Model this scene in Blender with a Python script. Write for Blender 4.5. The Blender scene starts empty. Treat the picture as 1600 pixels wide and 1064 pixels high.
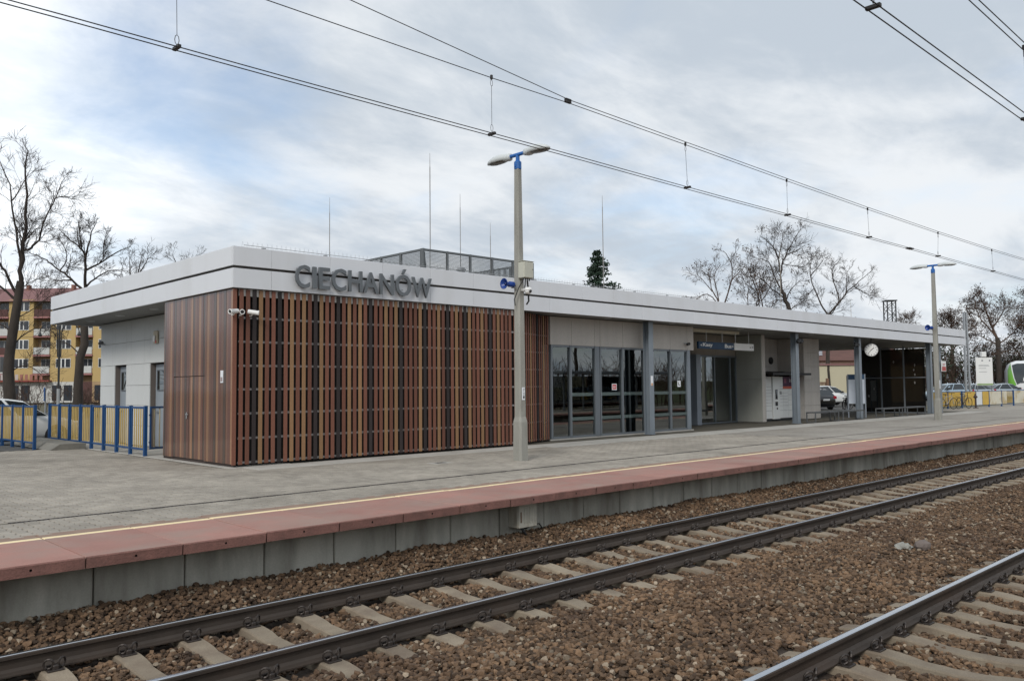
import bpy, bmesh, math, random
import numpy as np
from mathutils import Vector, Matrix

random.seed(7)
RAD = math.radians
C = bpy.context.scene.collection
SC = bpy.context.scene

# ------------------------------------------------------------------ camera, sky, sun
def setup_camera():
    yaw, pitch, roll = 0.7652, 0.0557, -0.0096
    f = Vector((math.sin(yaw) * math.cos(pitch), math.cos(yaw) * math.cos(pitch), math.sin(pitch)))
    r = Vector((math.cos(yaw), -math.sin(yaw), 0))
    u = r.cross(f)
    r2 = r * math.cos(roll) + u * math.sin(roll)
    u2 = -r * math.sin(roll) + u * math.cos(roll)
    cd = bpy.data.cameras.new('camera')
    cam = bpy.data.objects.new('camera', cd)
    C.objects.link(cam)
    m = Matrix((r2, u2, -f)).transposed().to_4x4()
    m.translation = Vector((0, -8.7508, 1.5891))
    cam.matrix_world = m
    cd.sensor_width = 36
    cd.lens = 29.466
    cd.clip_start = 0.1
    cd.clip_end = 3000
    SC.camera = cam
setup_camera()

SUN_AZ, SUN_EL = RAD(-118), RAD(36)      # azimuth from +Y towards +X
EXPOSURE = 0.20

def setup_world():
    w = bpy.data.worlds.new('World')
    SC.world = w
    w.use_nodes = True
    nt = w.node_tree
    N, L = nt.nodes, nt.links
    N.clear()
    out = N.new('ShaderNodeOutputWorld')
    sky = N.new('ShaderNodeTexSky')
    sky.sky_type = 'NISHITA'
    sky.sun_disc = False
    sky.sun_elevation = SUN_EL
    sky.sun_rotation = SUN_AZ
    bg1 = N.new('ShaderNodeBackground')
    bg1.inputs[1].default_value = 0.15
    L.new(sky.outputs[0], bg1.inputs[0])
    tc = N.new('ShaderNodeTexCoord')
    sep = N.new('ShaderNodeSeparateXYZ')
    L.new(tc.outputs['Generated'], sep.inputs[0])
    def math_(op, a, b=None, clamp=False):
        n = N.new('ShaderNodeMath'); n.operation = op; n.use_clamp = clamp
        for i, x in enumerate((a, b)):
            if x is None: continue
            if isinstance(x, (int, float)): n.inputs[i].default_value = x
            else: L.new(x, n.inputs[i])
        return n.outputs[0]
    # clouds lie on a flat layer overhead: project the direction onto it
    zz = math_('ADD', math_('MAXIMUM', sep.outputs[2], 0.0), 0.22)
    px = math_('DIVIDE', sep.outputs[0], zz)
    py = math_('DIVIDE', sep.outputs[1], zz)
    cmb = N.new('ShaderNodeCombineXYZ')
    L.new(px, cmb.inputs[0]); L.new(py, cmb.inputs[1])
    def noise(vec, scale, detail, rough, off=(0, 0, 0), dist=0.0, stretch=(1, 1, 1), rz=0):
        mp = N.new('ShaderNodeMapping')
        mp.inputs['Location'].default_value = off
        mp.inputs['Scale'].default_value = stretch
        mp.inputs['Rotation'].default_value = (0, 0, rz)
        L.new(vec, mp.inputs[0])
        n = N.new('ShaderNodeTexNoise')
        n.inputs['Scale'].default_value = scale
        n.inputs['Detail'].default_value = detail
        n.inputs['Roughness'].default_value = rough
        n.inputs['Distortion'].default_value = dist
        L.new(mp.outputs[0], n.inputs[0])
        return n.outputs[0]
    def ramp(v, a, b):
        mr = N.new('ShaderNodeMapRange'); mr.interpolation_type = 'SMOOTHSTEP'
        mr.inputs[1].default_value = a; mr.inputs[2].default_value = b
        L.new(v, mr.inputs[0])
        return mr.outputs[0]
    def lobe(az, el, a, b):
        # broad region of the sky round one direction (thin cover there)
        d = (math.sin(RAD(az)) * math.cos(RAD(el)), math.cos(RAD(az)) * math.cos(RAD(el)), math.sin(RAD(el)))
        n = N.new('ShaderNodeVectorMath'); n.operation = 'DOT_PRODUCT'
        n.inputs[1].default_value = d
        L.new(tc.outputs['Generated'], n.inputs[0])
        return ramp(n.outputs['Value'], math.cos(RAD(a)), math.cos(RAD(b)))
    v = cmb.outputs[0]
    big = noise(v, 0.8, 5, 0.5, (3.1, 1.7, 0), 0.15)
    mid = noise(v, 2.3, 7, 0.58, (7.3, 2.2, 0), 0.25, (1.0, 0.75, 1), 0.5)
    # thin cover in a broad band on the left of the view, with a few small gaps elsewhere
    gap = lobe(23, 23, 12, 1)
    gap2 = lobe(28, 15, 8, 1)
    gap3 = lobe(17.5, 18, 6, 1)
    cov = math_('ADD', math_('MULTIPLY', big, 0.45), math_('MULTIPLY', mid, 0.55))
    for g, k in ((gap, 0.125), (gap2, 0.09), (gap3, 0.08)):
        cov = math_('SUBTRACT', cov, math_('MULTIPLY', g, k))
    fac = ramp(cov, 0.22, 0.50)
    fac = math_('ADD', math_('MULTIPLY', fac, 0.70), 0.30)
    # brightness of the cloud base: darker bellies, white thin parts
    shade = noise(v, 1.25, 8, 0.56, (11.0, 5.0, 0), 0.35, (0.8, 1.3, 1), -0.5)
    fine_ = noise(v, 4.5, 6, 0.6, (2.0, 9.0, 0), 0.3, (0.8, 1.3, 1), -0.3)
    sh = ramp(math_('ADD', math_('MULTIPLY', shade, 0.70), math_('MULTIPLY', fine_, 0.30)), 0.39, 0.61)
    bright = lobe(9, 14, 17, 3)            # thin bright veil on the left of the view
    sh2 = math_('ADD', sh, math_('MULTIPLY', bright, 0.48), True)
    mix = N.new('ShaderNodeMix'); mix.data_type = 'RGBA'
    L.new(sh2, mix.inputs['Factor'])
    mix.inputs['A'].default_value = (0.485, 0.545, 0.615, 1)
    mix.inputs['B'].default_value = (0.755, 0.785, 0.815, 1)
    bg2 = N.new('ShaderNodeBackground')
    L.new(mix.outputs['Result'], bg2.inputs[0])
    st = math_('ADD', 1.0, math_('MULTIPLY', bright, 0.32))
    L.new(st, bg2.inputs[1])
    ms = N.new('ShaderNodeMixShader')
    L.new(fac, ms.inputs[0]); L.new(bg1.outputs[0], ms.inputs[1]); L.new(bg2.outputs[0], ms.inputs[2])
    L.new(ms.outputs[0], out.inputs[0])
setup_world()

def setup_sun():
    ld = bpy.data.lights.new('sun', 'SUN')
    ld.energy = 1.5
    ld.angle = RAD(18)
    ld.color = (1.0, 0.965, 0.91)
    o = bpy.data.objects.new('sun', ld)
    C.objects.link(o)
    d = Vector((math.sin(SUN_AZ) * math.cos(SUN_EL), math.cos(SUN_AZ) * math.cos(SUN_EL), math.sin(SUN_EL)))
    o.rotation_euler = d.to_track_quat('Z', 'Y').to_euler()
    o.location = d * 100
setup_sun()
SC.view_settings.view_transform = 'Standard'
SC.view_settings.look = 'None'
SC.view_settings.exposure = EXPOSURE
SC.view_settings.gamma = 1
SC.view_settings.use_curve_mapping = False
try:
    SC.cycles.max_bounces = 8
    SC.cycles.transparent_max_bounces = 24
    SC.cycles.caustics_reflective = False
    SC.cycles.caustics_refractive = False
except Exception:
    pass

# ------------------------------------------------------------------ materials
MATS = {}
def M(name, col=(0.5, 0.5, 0.5), rough=0.6, metal=0.0, var=0.12, vscale=2.0, stretch=(1, 1, 1), bump=0.0, bscale=60.0,
      rnd=0.0, hue=0.0, spec=0.5, dirt=None, coat=0.0, coatr=0.1, rvar=0.0, fine=0.0, fscale=80.0, isl=0.0):
    """Principled material with noise grain in world space; rnd = piece-to-piece variation; dirt = (colour, scale, lo, hi, amount, stretch)."""
    if name in MATS: return MATS[name]
    m = bpy.data.materials.new(name); MATS[name] = m
    m.use_nodes = True
    nt = m.node_tree; N, L = nt.nodes, nt.links
    b = N['Principled BSDF']
    b.inputs['Roughness'].default_value = rough
    b.inputs['Metallic'].default_value = metal
    b.inputs['Specular IOR Level'].default_value = spec
    if coat:
        b.inputs['Coat Weight'].default_value = coat
        b.inputs['Coat Roughness'].default_value = coatr
    geo = N.new('ShaderNodeNewGeometry')
    def noise(scale, st, detail=6, off=0.0):
        mp = N.new('ShaderNodeMapping')
        mp.inputs['Scale'].default_value = st
        mp.inputs['Location'].default_value = (off, off * 1.7, off * 0.6)
        L.new(geo.outputs['Position'], mp.inputs[0])
        n = N.new('ShaderNodeTexNoise')
        n.inputs['Scale'].default_value = scale
        n.inputs['Detail'].default_value = detail
        n.inputs['Roughness'].default_value = 0.6
        L.new(mp.outputs[0], n.inputs[0])
        return n.outputs[0]
    def rng(v, a, b2, c, d):
        mr = N.new('ShaderNodeMapRange')
        mr.inputs[1].default_value = a; mr.inputs[2].default_value = b2
        mr.inputs[3].default_value = c; mr.inputs[4].default_value = d
        L.new(v, mr.inputs[0]); return mr.outputs[0]
    def mul(a, bb):
        n = N.new('ShaderNodeMath'); n.operation = 'MULTIPLY'
        L.new(a, n.inputs[0]); L.new(bb, n.inputs[1]); return n.outputs[0]
    k = rng(noise(vscale, stretch), 0.25, 0.75, 1 - var, 1 + var)
    if fine:
        k = mul(k, rng(noise(fscale, (1, 1, 1), 2, 3.3), 0.25, 0.75, 1 - fine, 1 + fine))
    oi = None
    if rnd or hue:
        oi = N.new('ShaderNodeObjectInfo')
    if rnd:
        k = mul(k, rng(oi.outputs['Random'], 0, 1, 1 - rnd, 1 + rnd))
    if isl:
        k = mul(k, rng(geo.outputs['Random Per Island'], 0, 1, 1 - isl, 1 + isl))
    vm = N.new('ShaderNodeVectorMath'); vm.operation = 'SCALE'
    vm.inputs[0].default_value = col
    L.new(k, vm.inputs['Scale'])
    cur = vm.outputs[0]
    if dirt:
        dc, ds, lo, hi, amt, dst = dirt
        f = rng(noise(ds, dst, 8, 5.1), lo, hi, 0, amt)
        mx = N.new('ShaderNodeMix'); mx.data_type = 'RGBA'
        L.new(f, mx.inputs['Factor']); L.new(cur, mx.inputs['A'])
        mx.inputs['B'].default_value = (*dc, 1)
        cur = mx.outputs['Result']
    L.new(cur, b.inputs['Base Color'])
    if rvar:
        L.new(rng(noise(vscale * 2, stretch, 5, 9.0), 0.3, 0.7, max(0.02, rough - rvar), min(1, rough + rvar)), b.inputs['Roughness'])
    if bump:
        bp = N.new('ShaderNodeBump')
        bp.inputs['Strength'].default_value = bump
        bp.inputs['Distance'].default_value = 0.01
        L.new(noise(bscale, (1, 1, 1), 4, 2.2), bp.inputs['Height'])
        L.new(bp.outputs[0], b.inputs['Normal'])
    return m

def glass_mat(name, tint, rough=0.0, refl=1.0):
    if name in MATS: return MATS[name]
    m = bpy.data.materials.new(name); MATS[name] = m
    m.use_nodes = True
    nt = m.node_tree; N, L = nt.nodes, nt.links
    N.clear()
    out = N.new('ShaderNodeOutputMaterial')
    tr = N.new('ShaderNodeBsdfTransparent'); tr.inputs[0].default_value = (*tint, 1)
    gl = N.new('ShaderNodeBsdfGlossy'); gl.inputs['Roughness'].default_value = rough
    gl.inputs['Color'].default_value = (0.9, 0.95, 0.95, 1)
    fr = N.new('ShaderNodeFresnel'); fr.inputs[0].default_value = 1.52
    mu = N.new('ShaderNodeMath'); mu.operation = 'MULTIPLY'; mu.use_clamp = True
    mu.inputs[1].default_value = 1.7 * refl
    L.new(fr.outputs[0], mu.inputs[0])
    mx = N.new('ShaderNodeMixShader')
    L.new(mu.outputs[0], mx.inputs[0]); L.new(tr.outputs[0], mx.inputs[1]); L.new(gl.outputs[0], mx.inputs[2])
    L.new(mx.outputs[0], out.inputs[0])
    return m

# ------------------------------------------------------------------ mesh helpers
def _chamfer_topology():
    bm = bmesh.new(); c = 0.2
    for sx in (-1, 1):
        for sy in (-1, 1):
            for sz in (-1, 1):
                for a in range(3):
                    p = [sx * (1 - c), sy * (1 - c), sz * (1 - c)]
                    p[a] = (sx, sy, sz)[a]
                    bm.verts.new(p)
    bm.verts.ensure_lookup_table()
    bm.verts.index_update()
    bmesh.ops.convex_hull(bm, input=bm.verts)
    bmesh.ops.dissolve_limit(bm, angle_limit=0.01, verts=bm.verts, edges=bm.edges)
    bm.normal_update()
    vs = [tuple(v.co) for v in bm.verts]
    key = {}
    i = 0
    order = {}
    for sx in (-1, 1):
        for sy in (-1, 1):
            for sz in (-1, 1):
                for a in range(3):
                    p = [sx * (1 - c), sy * (1 - c), sz * (1 - c)]
                    p[a] = (sx, sy, sz)[a]
                    order[tuple(round(x, 3) for x in p)] = i; i += 1
    fs = [tuple(order[tuple(round(x, 3) for x in v.co)] for v in f.verts) for f in bm.faces]
    bm.free()
    return fs
CH_FACES = _chamfer_topology()

class MB:
    def __init__(s): s.v = []; s.f = []; s.m = []
    def add(s, vs, fs, mi=0):
        o = len(s.v)
        s.v.extend(vs)
        for f in fs: s.f.append(tuple(i + o for i in f))
        s.m.extend([mi] * len(fs))
        return s
    def box(s, x0, x1, y0, y1, z0, z1, mi=0, T=None):
        vs = [(x0, y0, z0), (x1, y0, z0), (x1, y1, z0), (x0, y1, z0), (x0, y0, z1), (x1, y0, z1), (x1, y1, z1), (x0, y1, z1)]
        if T is not None: vs = [tuple(T @ Vector(v)) for v in vs]
        return s.add(vs, [(0, 3, 2, 1), (4, 5, 6, 7), (0, 1, 5, 4), (1, 2, 6, 5), (2, 3, 7, 6), (3, 0, 4, 7)], mi)
    def cbox(s, x0, x1, y0, y1, z0, z1, c=0.005, mi=0, T=None):
        cx, cy, cz = (x0 + x1) / 2, (y0 + y1) / 2, (z0 + z1) / 2
        h = ((x1 - x0) / 2, (y1 - y0) / 2, (z1 - z0) / 2)
        vs = []
        for sx in (-1, 1):
            for sy in (-1, 1):
                for sz in (-1, 1):
                    for a in range(3):
                        sg = (sx, sy, sz)
                        p = [sg[i] * (h[i] - c) for i in range(3)]
                        p[a] = sg[a] * h[a]
                        vs.append((cx + p[0], cy + p[1], cz + p[2]))
        if T is not None: vs = [tuple(T @ Vector(v)) for v in vs]
        return s.add(vs, CH_FACES, mi)
    def quad(s, a, b, c, d, mi=0): return s.add([a, b, c, d], [(0, 1, 2, 3)], mi)
    def prism(s, poly, a0, a1, axis='x', mi=0, caps=True, T=None):
        """poly in the plane across axis: x -> (y,z), y -> (x,z), z -> (x,y)"""
        def P(p, a):
            if axis == 'x': return (a, p[0], p[1])
            if axis == 'y': return (p[0], a, p[1])
            return (p[0], p[1], a)
        n = len(poly)
        vs = [P(p, a0) for p in poly] + [P(p, a1) for p in poly]
        if T is not None: vs = [tuple(T @ Vector(v)) for v in vs]
        fs = [(i, (i + 1) % n, n + (i + 1) % n, n + i) for i in range(n)]
        if caps: fs += [tuple(range(n - 1, -1, -1)), tuple(range(n, 2 * n))]
        return s.add(vs, fs, mi)
    def tube(s, pts, rad, n=6, mi=0, caps=True):
        pts = [Vector(p) for p in pts]
        if isinstance(rad, (int, float)): rad = [rad] * len(pts)
        vs = []; up = None
        for i, p in enumerate(pts):
            a = pts[max(i - 1, 0)]; b = pts[min(i + 1, len(pts) - 1)]
            t = (b - a)
            if t.length < 1e-9: t = Vector((0, 0, 1))
            t.normalize()
            if up is None:
                up = Vector((0, 0, 1)) if abs(t.z) < 0.9 else Vector((1, 0, 0))
            x = up - t * up.dot(t)
            if x.length < 1e-6: x = Vector((1, 0, 0)) - t * t.x
            x.normalize(); up = x
            y = t.cross(x)
            for k in range(n):
                an = 2 * math.pi * k / n
                vs.append(tuple(p + (x * math.cos(an) + y * math.sin(an)) * rad[i]))
        fs = []
        for i in range(len(pts) - 1):
            for k in range(n):
                k2 = (k + 1) % n
                fs.append((i * n + k, i * n + k2, (i + 1) * n + k2, (i + 1) * n + k))
        if caps:
            fs.append(tuple(range(n - 1, -1, -1)))
            fs.append(tuple((len(pts) - 1) * n + k for k in range(n)))
        return s.add(vs, fs, mi)
    def lathe(s, prof, n=16, mi=0, T=None):
        """prof: (r, z) pairs round the z axis"""
        vs = []
        for r, z in prof:
            for k in range(n):
                a = 2 * math.pi * k / n
                vs.append((r * math.cos(a), r * math.sin(a), z))
        if T is not None: vs = [tuple(T @ Vector(v)) for v in vs]
        fs = []
        for i in range(len(prof) - 1):
            for k in range(n):
                k2 = (k + 1) % n
                fs.append((i * n + k, i * n + k2, (i + 1) * n + k2, (i + 1) * n + k))
        fs.append(tuple(range(n - 1, -1, -1)))
        fs.append(tuple((len(prof) - 1) * n + k for k in range(n)))
        return s.add(vs, fs, mi)
    def loft(s, rings, mi=0, caps=True, closed=True):
        n = len(rings[0])
        vs = [tuple(p) for r in rings for p in r]
        fs = []
        for i in range(len(rings) - 1):
            for k in range(n if closed else n - 1):
                k2 = (k + 1) % n
                fs.append((i * n + k, i * n + k2, (i + 1) * n + k2, (i + 1) * n + k))
        if caps:
            fs.append(tuple(range(n - 1, -1, -1)))
            fs.append(tuple((len(rings) - 1) * n + k for k in range(n)))
        return s.add(vs, fs, mi)
    def build(s, name, mat, parent=None, smooth=False):
        org = ORG.get(parent.name, (0, 0, 0)) if parent is not None else (0, 0, 0)
        me = bpy.data.meshes.new(name)
        vs = s.v
        if org != (0, 0, 0):
            vs = [(v[0] - org[0], v[1] - org[1], v[2] - org[2]) for v in vs]
        me.from_pydata(vs, [], s.f)
        mats = mat if isinstance(mat, (list, tuple)) else [mat]
        for m in mats: me.materials.append(m)
        if len(mats) > 1: me.polygons.foreach_set('material_index', s.m)
        if smooth: me.polygons.foreach_set('use_smooth', [True] * len(me.polygons))
        me.update()
        o = bpy.data.objects.new(name, me)
        C.objects.link(o)
        if parent is not None:
            o.parent = parent
            ORG[o.name] = org
        return o

ORG = {}
def tag(o, label=None, cat=None, group=None, kind=None):
    if label: o['label'] = label
    if cat: o['category'] = cat
    if group: o['group'] = group
    if kind: o['kind'] = kind
    return o
def thing(name, loc, label=None, cat=None, group=None, kind=None):
    """Empty at the thing's base; parts built under it may be given in world coordinates"""
    o = bpy.data.objects.new(name, None)
    C.objects.link(o)
    o.location = loc
    o.empty_display_size = 0.2
    ORG[o.name] = tuple(loc)
    return tag(o, label, cat, group, kind)
def inst(src, loc=(0, 0, 0), rz=0, parent=None):
    """another piece with shared mesh data"""
    c = src.copy(); C.objects.link(c)
    c.location = loc; c.rotation_euler = (0, 0, rz)
    c.parent = parent if parent is not None else src.parent
    return c
def copy_tree(o, parent=None):
    c = o.copy(); C.objects.link(c)
    if parent is not None: c.parent = parent
    for ch in list(o.children): copy_tree(ch, c)
    return c
def rotz(a, loc=(0, 0, 0)): return Matrix.Translation(Vector(loc)) @ Matrix.Rotation(a, 4, 'Z')

def text_obj(name, body, rect, depth, mat, parent, plane, bold=0.0, org=None):
    """flat-fronted text fitted to rect=(width, height); plane = 4x4 matrix mapping (x right, y up, z out) into the world"""
    cu = bpy.data.curves.new('t', 'FONT')
    cu.body = body; cu.extrude = 0.5; cu.offset = bold
    cu.resolution_u = 3
    ob = bpy.data.objects.new('t', cu)
    C.objects.link(ob)
    dg = bpy.context.evaluated_depsgraph_get()
    me = bpy.data.meshes.new_from_object(ob.evaluated_get(dg))
    bpy.data.objects.remove(ob); bpy.data.curves.remove(cu)
    n = len(me.vertices)
    co = np.empty(n * 3); me.vertices.foreach_get('co', co); co = co.reshape(-1, 3)
    mn, mx = co.min(0), co.max(0)
    co[:, 0] = (co[:, 0] - mn[0]) / (mx[0] - mn[0]) * rect[0]
    co[:, 1] = (co[:, 1] - mn[1]) / (mx[1] - mn[1]) * rect[1]
    co[:, 2] = (co[:, 2] + 0.5) * depth
    P = np.array(plane)
    co = co @ P[:3, :3].T + P[:3, 3]
    if parent is not None: co = co - np.array(ORG.get(parent.name, (0, 0, 0)))
    me.vertices.foreach_set('co', co.reshape(-1))
    me.materials.clear(); me.materials.append(mat)
    me.update()
    me.name = name
    o = bpy.data.objects.new(name, me); C.objects.link(o)
    if parent is not None:
        o.parent = parent; ORG[o.name] = ORG.get(parent.name, (0, 0, 0))
    return o
def plane_m(origin, xdir, zdir=(0, 0, 1)):
    x = Vector(xdir).normalized(); y = Vector(zdir).normalized(); n = x.cross(y)
    m = Matrix((x, y, n)).transposed().to_4x4(); m.translation = Vector(origin)
    return m

CAM = np.array((0, -8.7508, 1.5891))
CF = np.array((0.6927, 0.7212)); CR = np.array((0.7212, -0.6927))
def in_view(x, y, margin=1.6, hs=0.63):
    """is a ground point inside the camera's horizontal fan, with a margin"""
    dx, dy = x - CAM[0], y - CAM[1]
    d = dx * CF[0] + dy * CF[1]; l = dx * CR[0] + dy * CR[1]
    return (d > 0.5) & (np.abs(l) < d * hs + margin)

# ------------------------------------------------------------------ palette
PAVE = M('paving', (0.325, 0.292, 0.246), 0.85, var=0.22, vscale=0.9, rnd=0.12, bump=0.25, bscale=150, fine=0.10, fscale=60,
         dirt=((0.13, 0.115, 0.09), 0.42, 0.50, 0.72, 0.6, (1, 1, 1)))
PAVES = M('paving_mass', (0.325, 0.292, 0.246), 0.85, var=0.22, vscale=0.9, isl=0.12, bump=0.25, bscale=150, fine=0.10, fscale=60,
          dirt=((0.13, 0.115, 0.09), 0.42, 0.50, 0.72, 0.6, (1, 1, 1)))
SAND = M('joint_sand', (0.085, 0.075, 0.055), 0.95, var=0.3, vscale=8)
CONC = M('concrete', (0.50, 0.485, 0.42), 0.85, var=0.14, vscale=1.2, bump=0.3, bscale=40, rnd=0.06, fine=0.08, fscale=50,
         dirt=((0.16, 0.145, 0.115), 1.7, 0.40, 0.66, 0.75, (1, 1, 0.25)))
CONCL = M('concrete_light', (0.44, 0.42, 0.38), 0.85, var=0.14, vscale=1.5, bump=0.2, bscale=60,
          dirt=((0.22, 0.20, 0.17), 1.0, 0.5, 0.75, 0.6, (1, 1, 1)))
REDTOP = M('red_slab', (0.365, 0.190, 0.155), 0.85, var=0.14, vscale=1.3, bump=0.6, bscale=180, rnd=0.10, fine=0.16, fscale=110,
           dirt=((0.33, 0.24, 0.20), 1.4, 0.42, 0.68, 0.75, (1, 1, 1)))
REDBACK = M('slab_back', (0.27, 0.185, 0.14), 0.9, var=0.2, vscale=3, bump=0.3, bscale=120)
YEL = M('yellow_paint', (0.88, 0.72, 0.43), 0.7, var=0.05, vscale=3, fine=0.06, fscale=60,
        dirt=((0.55, 0.40, 0.24), 4.0, 0.58, 0.8, 0.5, (1, 1, 1)))
BLACK = M('black', (0.012, 0.012, 0.013), 0.6, var=0.05)
STONE = M('ballast_stone', (0.132, 0.081, 0.046), 0.9, var=0.3, vscale=0.5, rnd=0.66, bump=0.3, bscale=90, fine=0.2, fscale=70,
          dirt=((0.060, 0.034, 0.022), 0.55, 0.46, 0.70, 0.6, (1, 1, 1)))
STONEL = M('ballast_stone_pale', (0.27, 0.215, 0.155), 0.9, var=0.25, vscale=0.6, rnd=0.35, bump=0.3, bscale=90, fine=0.2, fscale=70)
BED = M('ballast_bed_fines', (0.042, 0.029, 0.020), 0.95, var=0.4, vscale=6, bump=1.0, bscale=25, fine=0.4, fscale=28)
RAILS = M('rail_side', (0.058, 0.045, 0.036), 0.62, metal=0.25, var=0.25, vscale=3, bump=0.15, bscale=50,
          dirt=((0.085, 0.048, 0.028), 2.0, 0.5, 0.8, 0.5, (0.3, 1, 1)))
RAILT = M('rail_running_surface', (0.52, 0.54, 0.57), 0.22, metal=1.0, var=0.06, vscale=6, stretch=(0.2, 4, 1))
SLEEP = M('sleeper_concrete', (0.270, 0.222, 0.162), 0.9, var=0.18, vscale=2.0, rnd=0.12, bump=0.35, bscale=70, fine=0.15, fscale=90,
          dirt=((0.13, 0.092, 0.066), 2.2, 0.44, 0.72, 0.8, (1, 1, 1)))
CLIPM = M('clip_steel', (0.055, 0.045, 0.040), 0.5, metal=0.5, var=0.3, vscale=12)
ASPH = M('asphalt', (0.075, 0.073, 0.070), 0.9, var=0.2, vscale=0.4, bump=0.3, bscale=90, fine=0.15, fscale=80)
EARTH = M('earth', (0.085, 0.085, 0.045), 0.95, var=0.35, vscale=0.15, bump=0.4, bscale=8, dirt=((0.11, 0.075, 0.045), 0.3, 0.45, 0.65, 0.8, (1, 1, 1)))

# ------------------------------------------------------------------ ground
def build_ground():
    prof = [(-1500, -0.18), (-8.6, -0.18), (-8.6, -1.05), (0.7, -1.05), (0.7, -0.18), (2500, -0.18)]
    m = MB()
    for (y0, z0), (y1, z1) in zip(prof, prof[1:]):
        m.quad((-1500, y0, z0), (2500, y0, z0), (2500, y1, z1), (-1500, y1, z1))
    tag(m.build('ground', EARTH), kind='structure')
    m = MB()
    m.quad((-60, 17.2, -0.172), (120, 17.2, -0.172), (120, 70, -0.172), (-60, 70, -0.172))
    tag(m.build('car_park', ASPH), kind='structure')
build_ground()

# ------------------------------------------------------------------ platform
SX0, SP = 2.6864, 0.9429           # a slab joint and the slab spacing along the edge
def build_platform():
    m = MB()
    top = -0.011
    m.box(-12, 51.3, 0.62, 17.19, -0.9, top)
    m.box(51.3, 140, 0.62, 10.4, -0.9, top)
    m.box(7.6, 51.3, 17.19, 20.6, -0.9, top)
    pf = tag(m.build('platform', [SAND]), kind='structure')
    # edge slabs: red tread, yellow line across the back, brown rear strip; a lifting hole in the front
    m = MB()
    w = SP - 0.013
    th, c = 0.112, 0.012
    yl0, yl1, yb = 1.395, 1.51, 1.76
    z0 = -th
    ys = [c, yl0, yl1, yb]
    for (a, b_, mi) in ((c, yl0, 0), (yl0, yl1, 1), (yl1, yb, 2)):
        m.quad((c * .5, a, 0), (w - c * .5, a, 0), (w - c * .5, b_, 0), (c * .5, b_, 0), mi)
        for xs, xt in ((0, c * .5), (w, w - c * .5)):
            m.quad((xs, a, -c * .6), (xt, a, 0), (xt, b_, 0), (xs, b_, -c * .6), mi)
            m.quad((xs, a, z0), (xs, a, -c * .6), (xs, b_, -c * .6), (xs, b_, z0), 0)
    m.quad((0, 0, -c), (w, 0, -c), (w - c * .5, c, 0), (c * .5, c, 0), 3)
    # front face with an octagonal hole
    hx, hz, hr = w * 0.5, -0.055, 0.013
    oct_ = [(hx + hr * math.cos(k * math.pi / 4 + math.pi / 8), hz + hr * math.sin(k * math.pi / 4 + math.pi / 8)) for k in range(8)]
    fr = [(w, -c), (0, -c), (0, z0), (w, z0)]       # upper right, upper left, lower left, lower right
    vs = [(x, 0.006 if z < -0.05 else 0, z) for x, z in fr] + [(x, 0.003, z) for x, z in oct_] + [(x, 0.07, z) for x, z in oct_]
    m.add(vs, [(0, 5, 4, 3)] , 3)
    m.add(vs, [(0, 1, 6, 5), (1, 7, 6), (1, 2, 8, 7), (2, 9, 8), (2, 3, 10, 9), (3, 11, 10), (3, 4, 11)], 3)
    m.add(vs, [(4 + k, 4 + (k + 1) % 8, 12 + (k + 1) % 8, 12 + k) for k in range(8)], 4)
    m.quad((0, 0.006, z0), (0, yb, z0), (w, yb, z0), (w, 0.006, z0), 3)
    REDF_SHADED = M('red_slab_front_shaded', (0.215, 0.105, 0.086), 0.9, var=0.25, vscale=3, bump=0.7, bscale=70, rnd=0.08, fine=0.2, fscale=60,  # shade of the front face put into a darker slab red
             dirt=((0.10, 0.06, 0.05), 3.0, 0.5, 0.75, 0.7, (1, 1, 1)))
    slab = m.build('edge_slab', [REDTOP, YEL, REDBACK, REDF_SHADED, BLACK], pf)
    slab.location = (SX0 - 3 * SP + 0.004, 0, 0)
    for k in range(-2, 62):
        o = inst(slab, (SX0 + k * SP + 0.004, random.uniform(-.007, .007), random.uniform(-.004, .003)), random.uniform(-.002, .002))
    m = MB(); m.box(SX0 + 62 * SP, 140, 0.0, yl0, -th, 0, 0); m.box(SX0 + 62 * SP, 140, yl0, yl1, -th, 0, 1)
    m.build('far_edge', [REDTOP, YEL], pf)
    # retaining wall panels
    w = SP - 0.016
    m = MB(); m.cbox(0, w, 0.47, 0.60, -1.0, -0.115, 0.012)
    wp = m.build('wall_panel', CONC, pf)
    wp.location = (2.91 - 3 * SP + 0.008, 0, 0)
    for k in range(-2, 62):
        inst(wp, (2.91 + k * SP + 0.008, random.uniform(-.006, .006), 0))
    m = MB(); m.box(2.91 + 62 * SP, 140, 0.47, 0.60, -1.0, -0.115); m.build('far_wall', CONC, pf)
    # I-shaped interlocking pavers, long side across the platform
    hl, wf, ww, gap, ch = 0.1, 0.0825, 0.0575, 0.0050, 0.0085
    outl = [(-wf, -hl), (wf, -hl), (wf, -0.066), (ww, -0.034), (ww, 0.034), (wf, 0.066), (wf, hl), (-wf, hl), (-wf, 0.066), (-ww, 0.034), (-ww, -0.034), (-wf, -0.066)]
    def inset(p, d): return (p[0] - math.copysign(d, p[0]), p[1] - (math.copysign(d, p[1]) if abs(p[1]) > 0.09 else 0))
    a = [inset(p, gap) for p in outl]; b = [inset(p, gap + ch) for p in outl]
    n = len(outl)
    pv = [(x, y, 0) for x, y in b] + [(x, y, -ch * .8) for x, y in a] + [(x, y, -0.03) for x, y in a]
    pf_ = [tuple(range(n))]
    for i in range(n):
        j = (i + 1) % n
        pf_ += [(n + i, n + j, j, i), (2 * n + i, 2 * n + j, n + j, n + i)]
    pitch = wf + ww
    cells = []; cuts = []
    x = -1.0; col = 0
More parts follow.
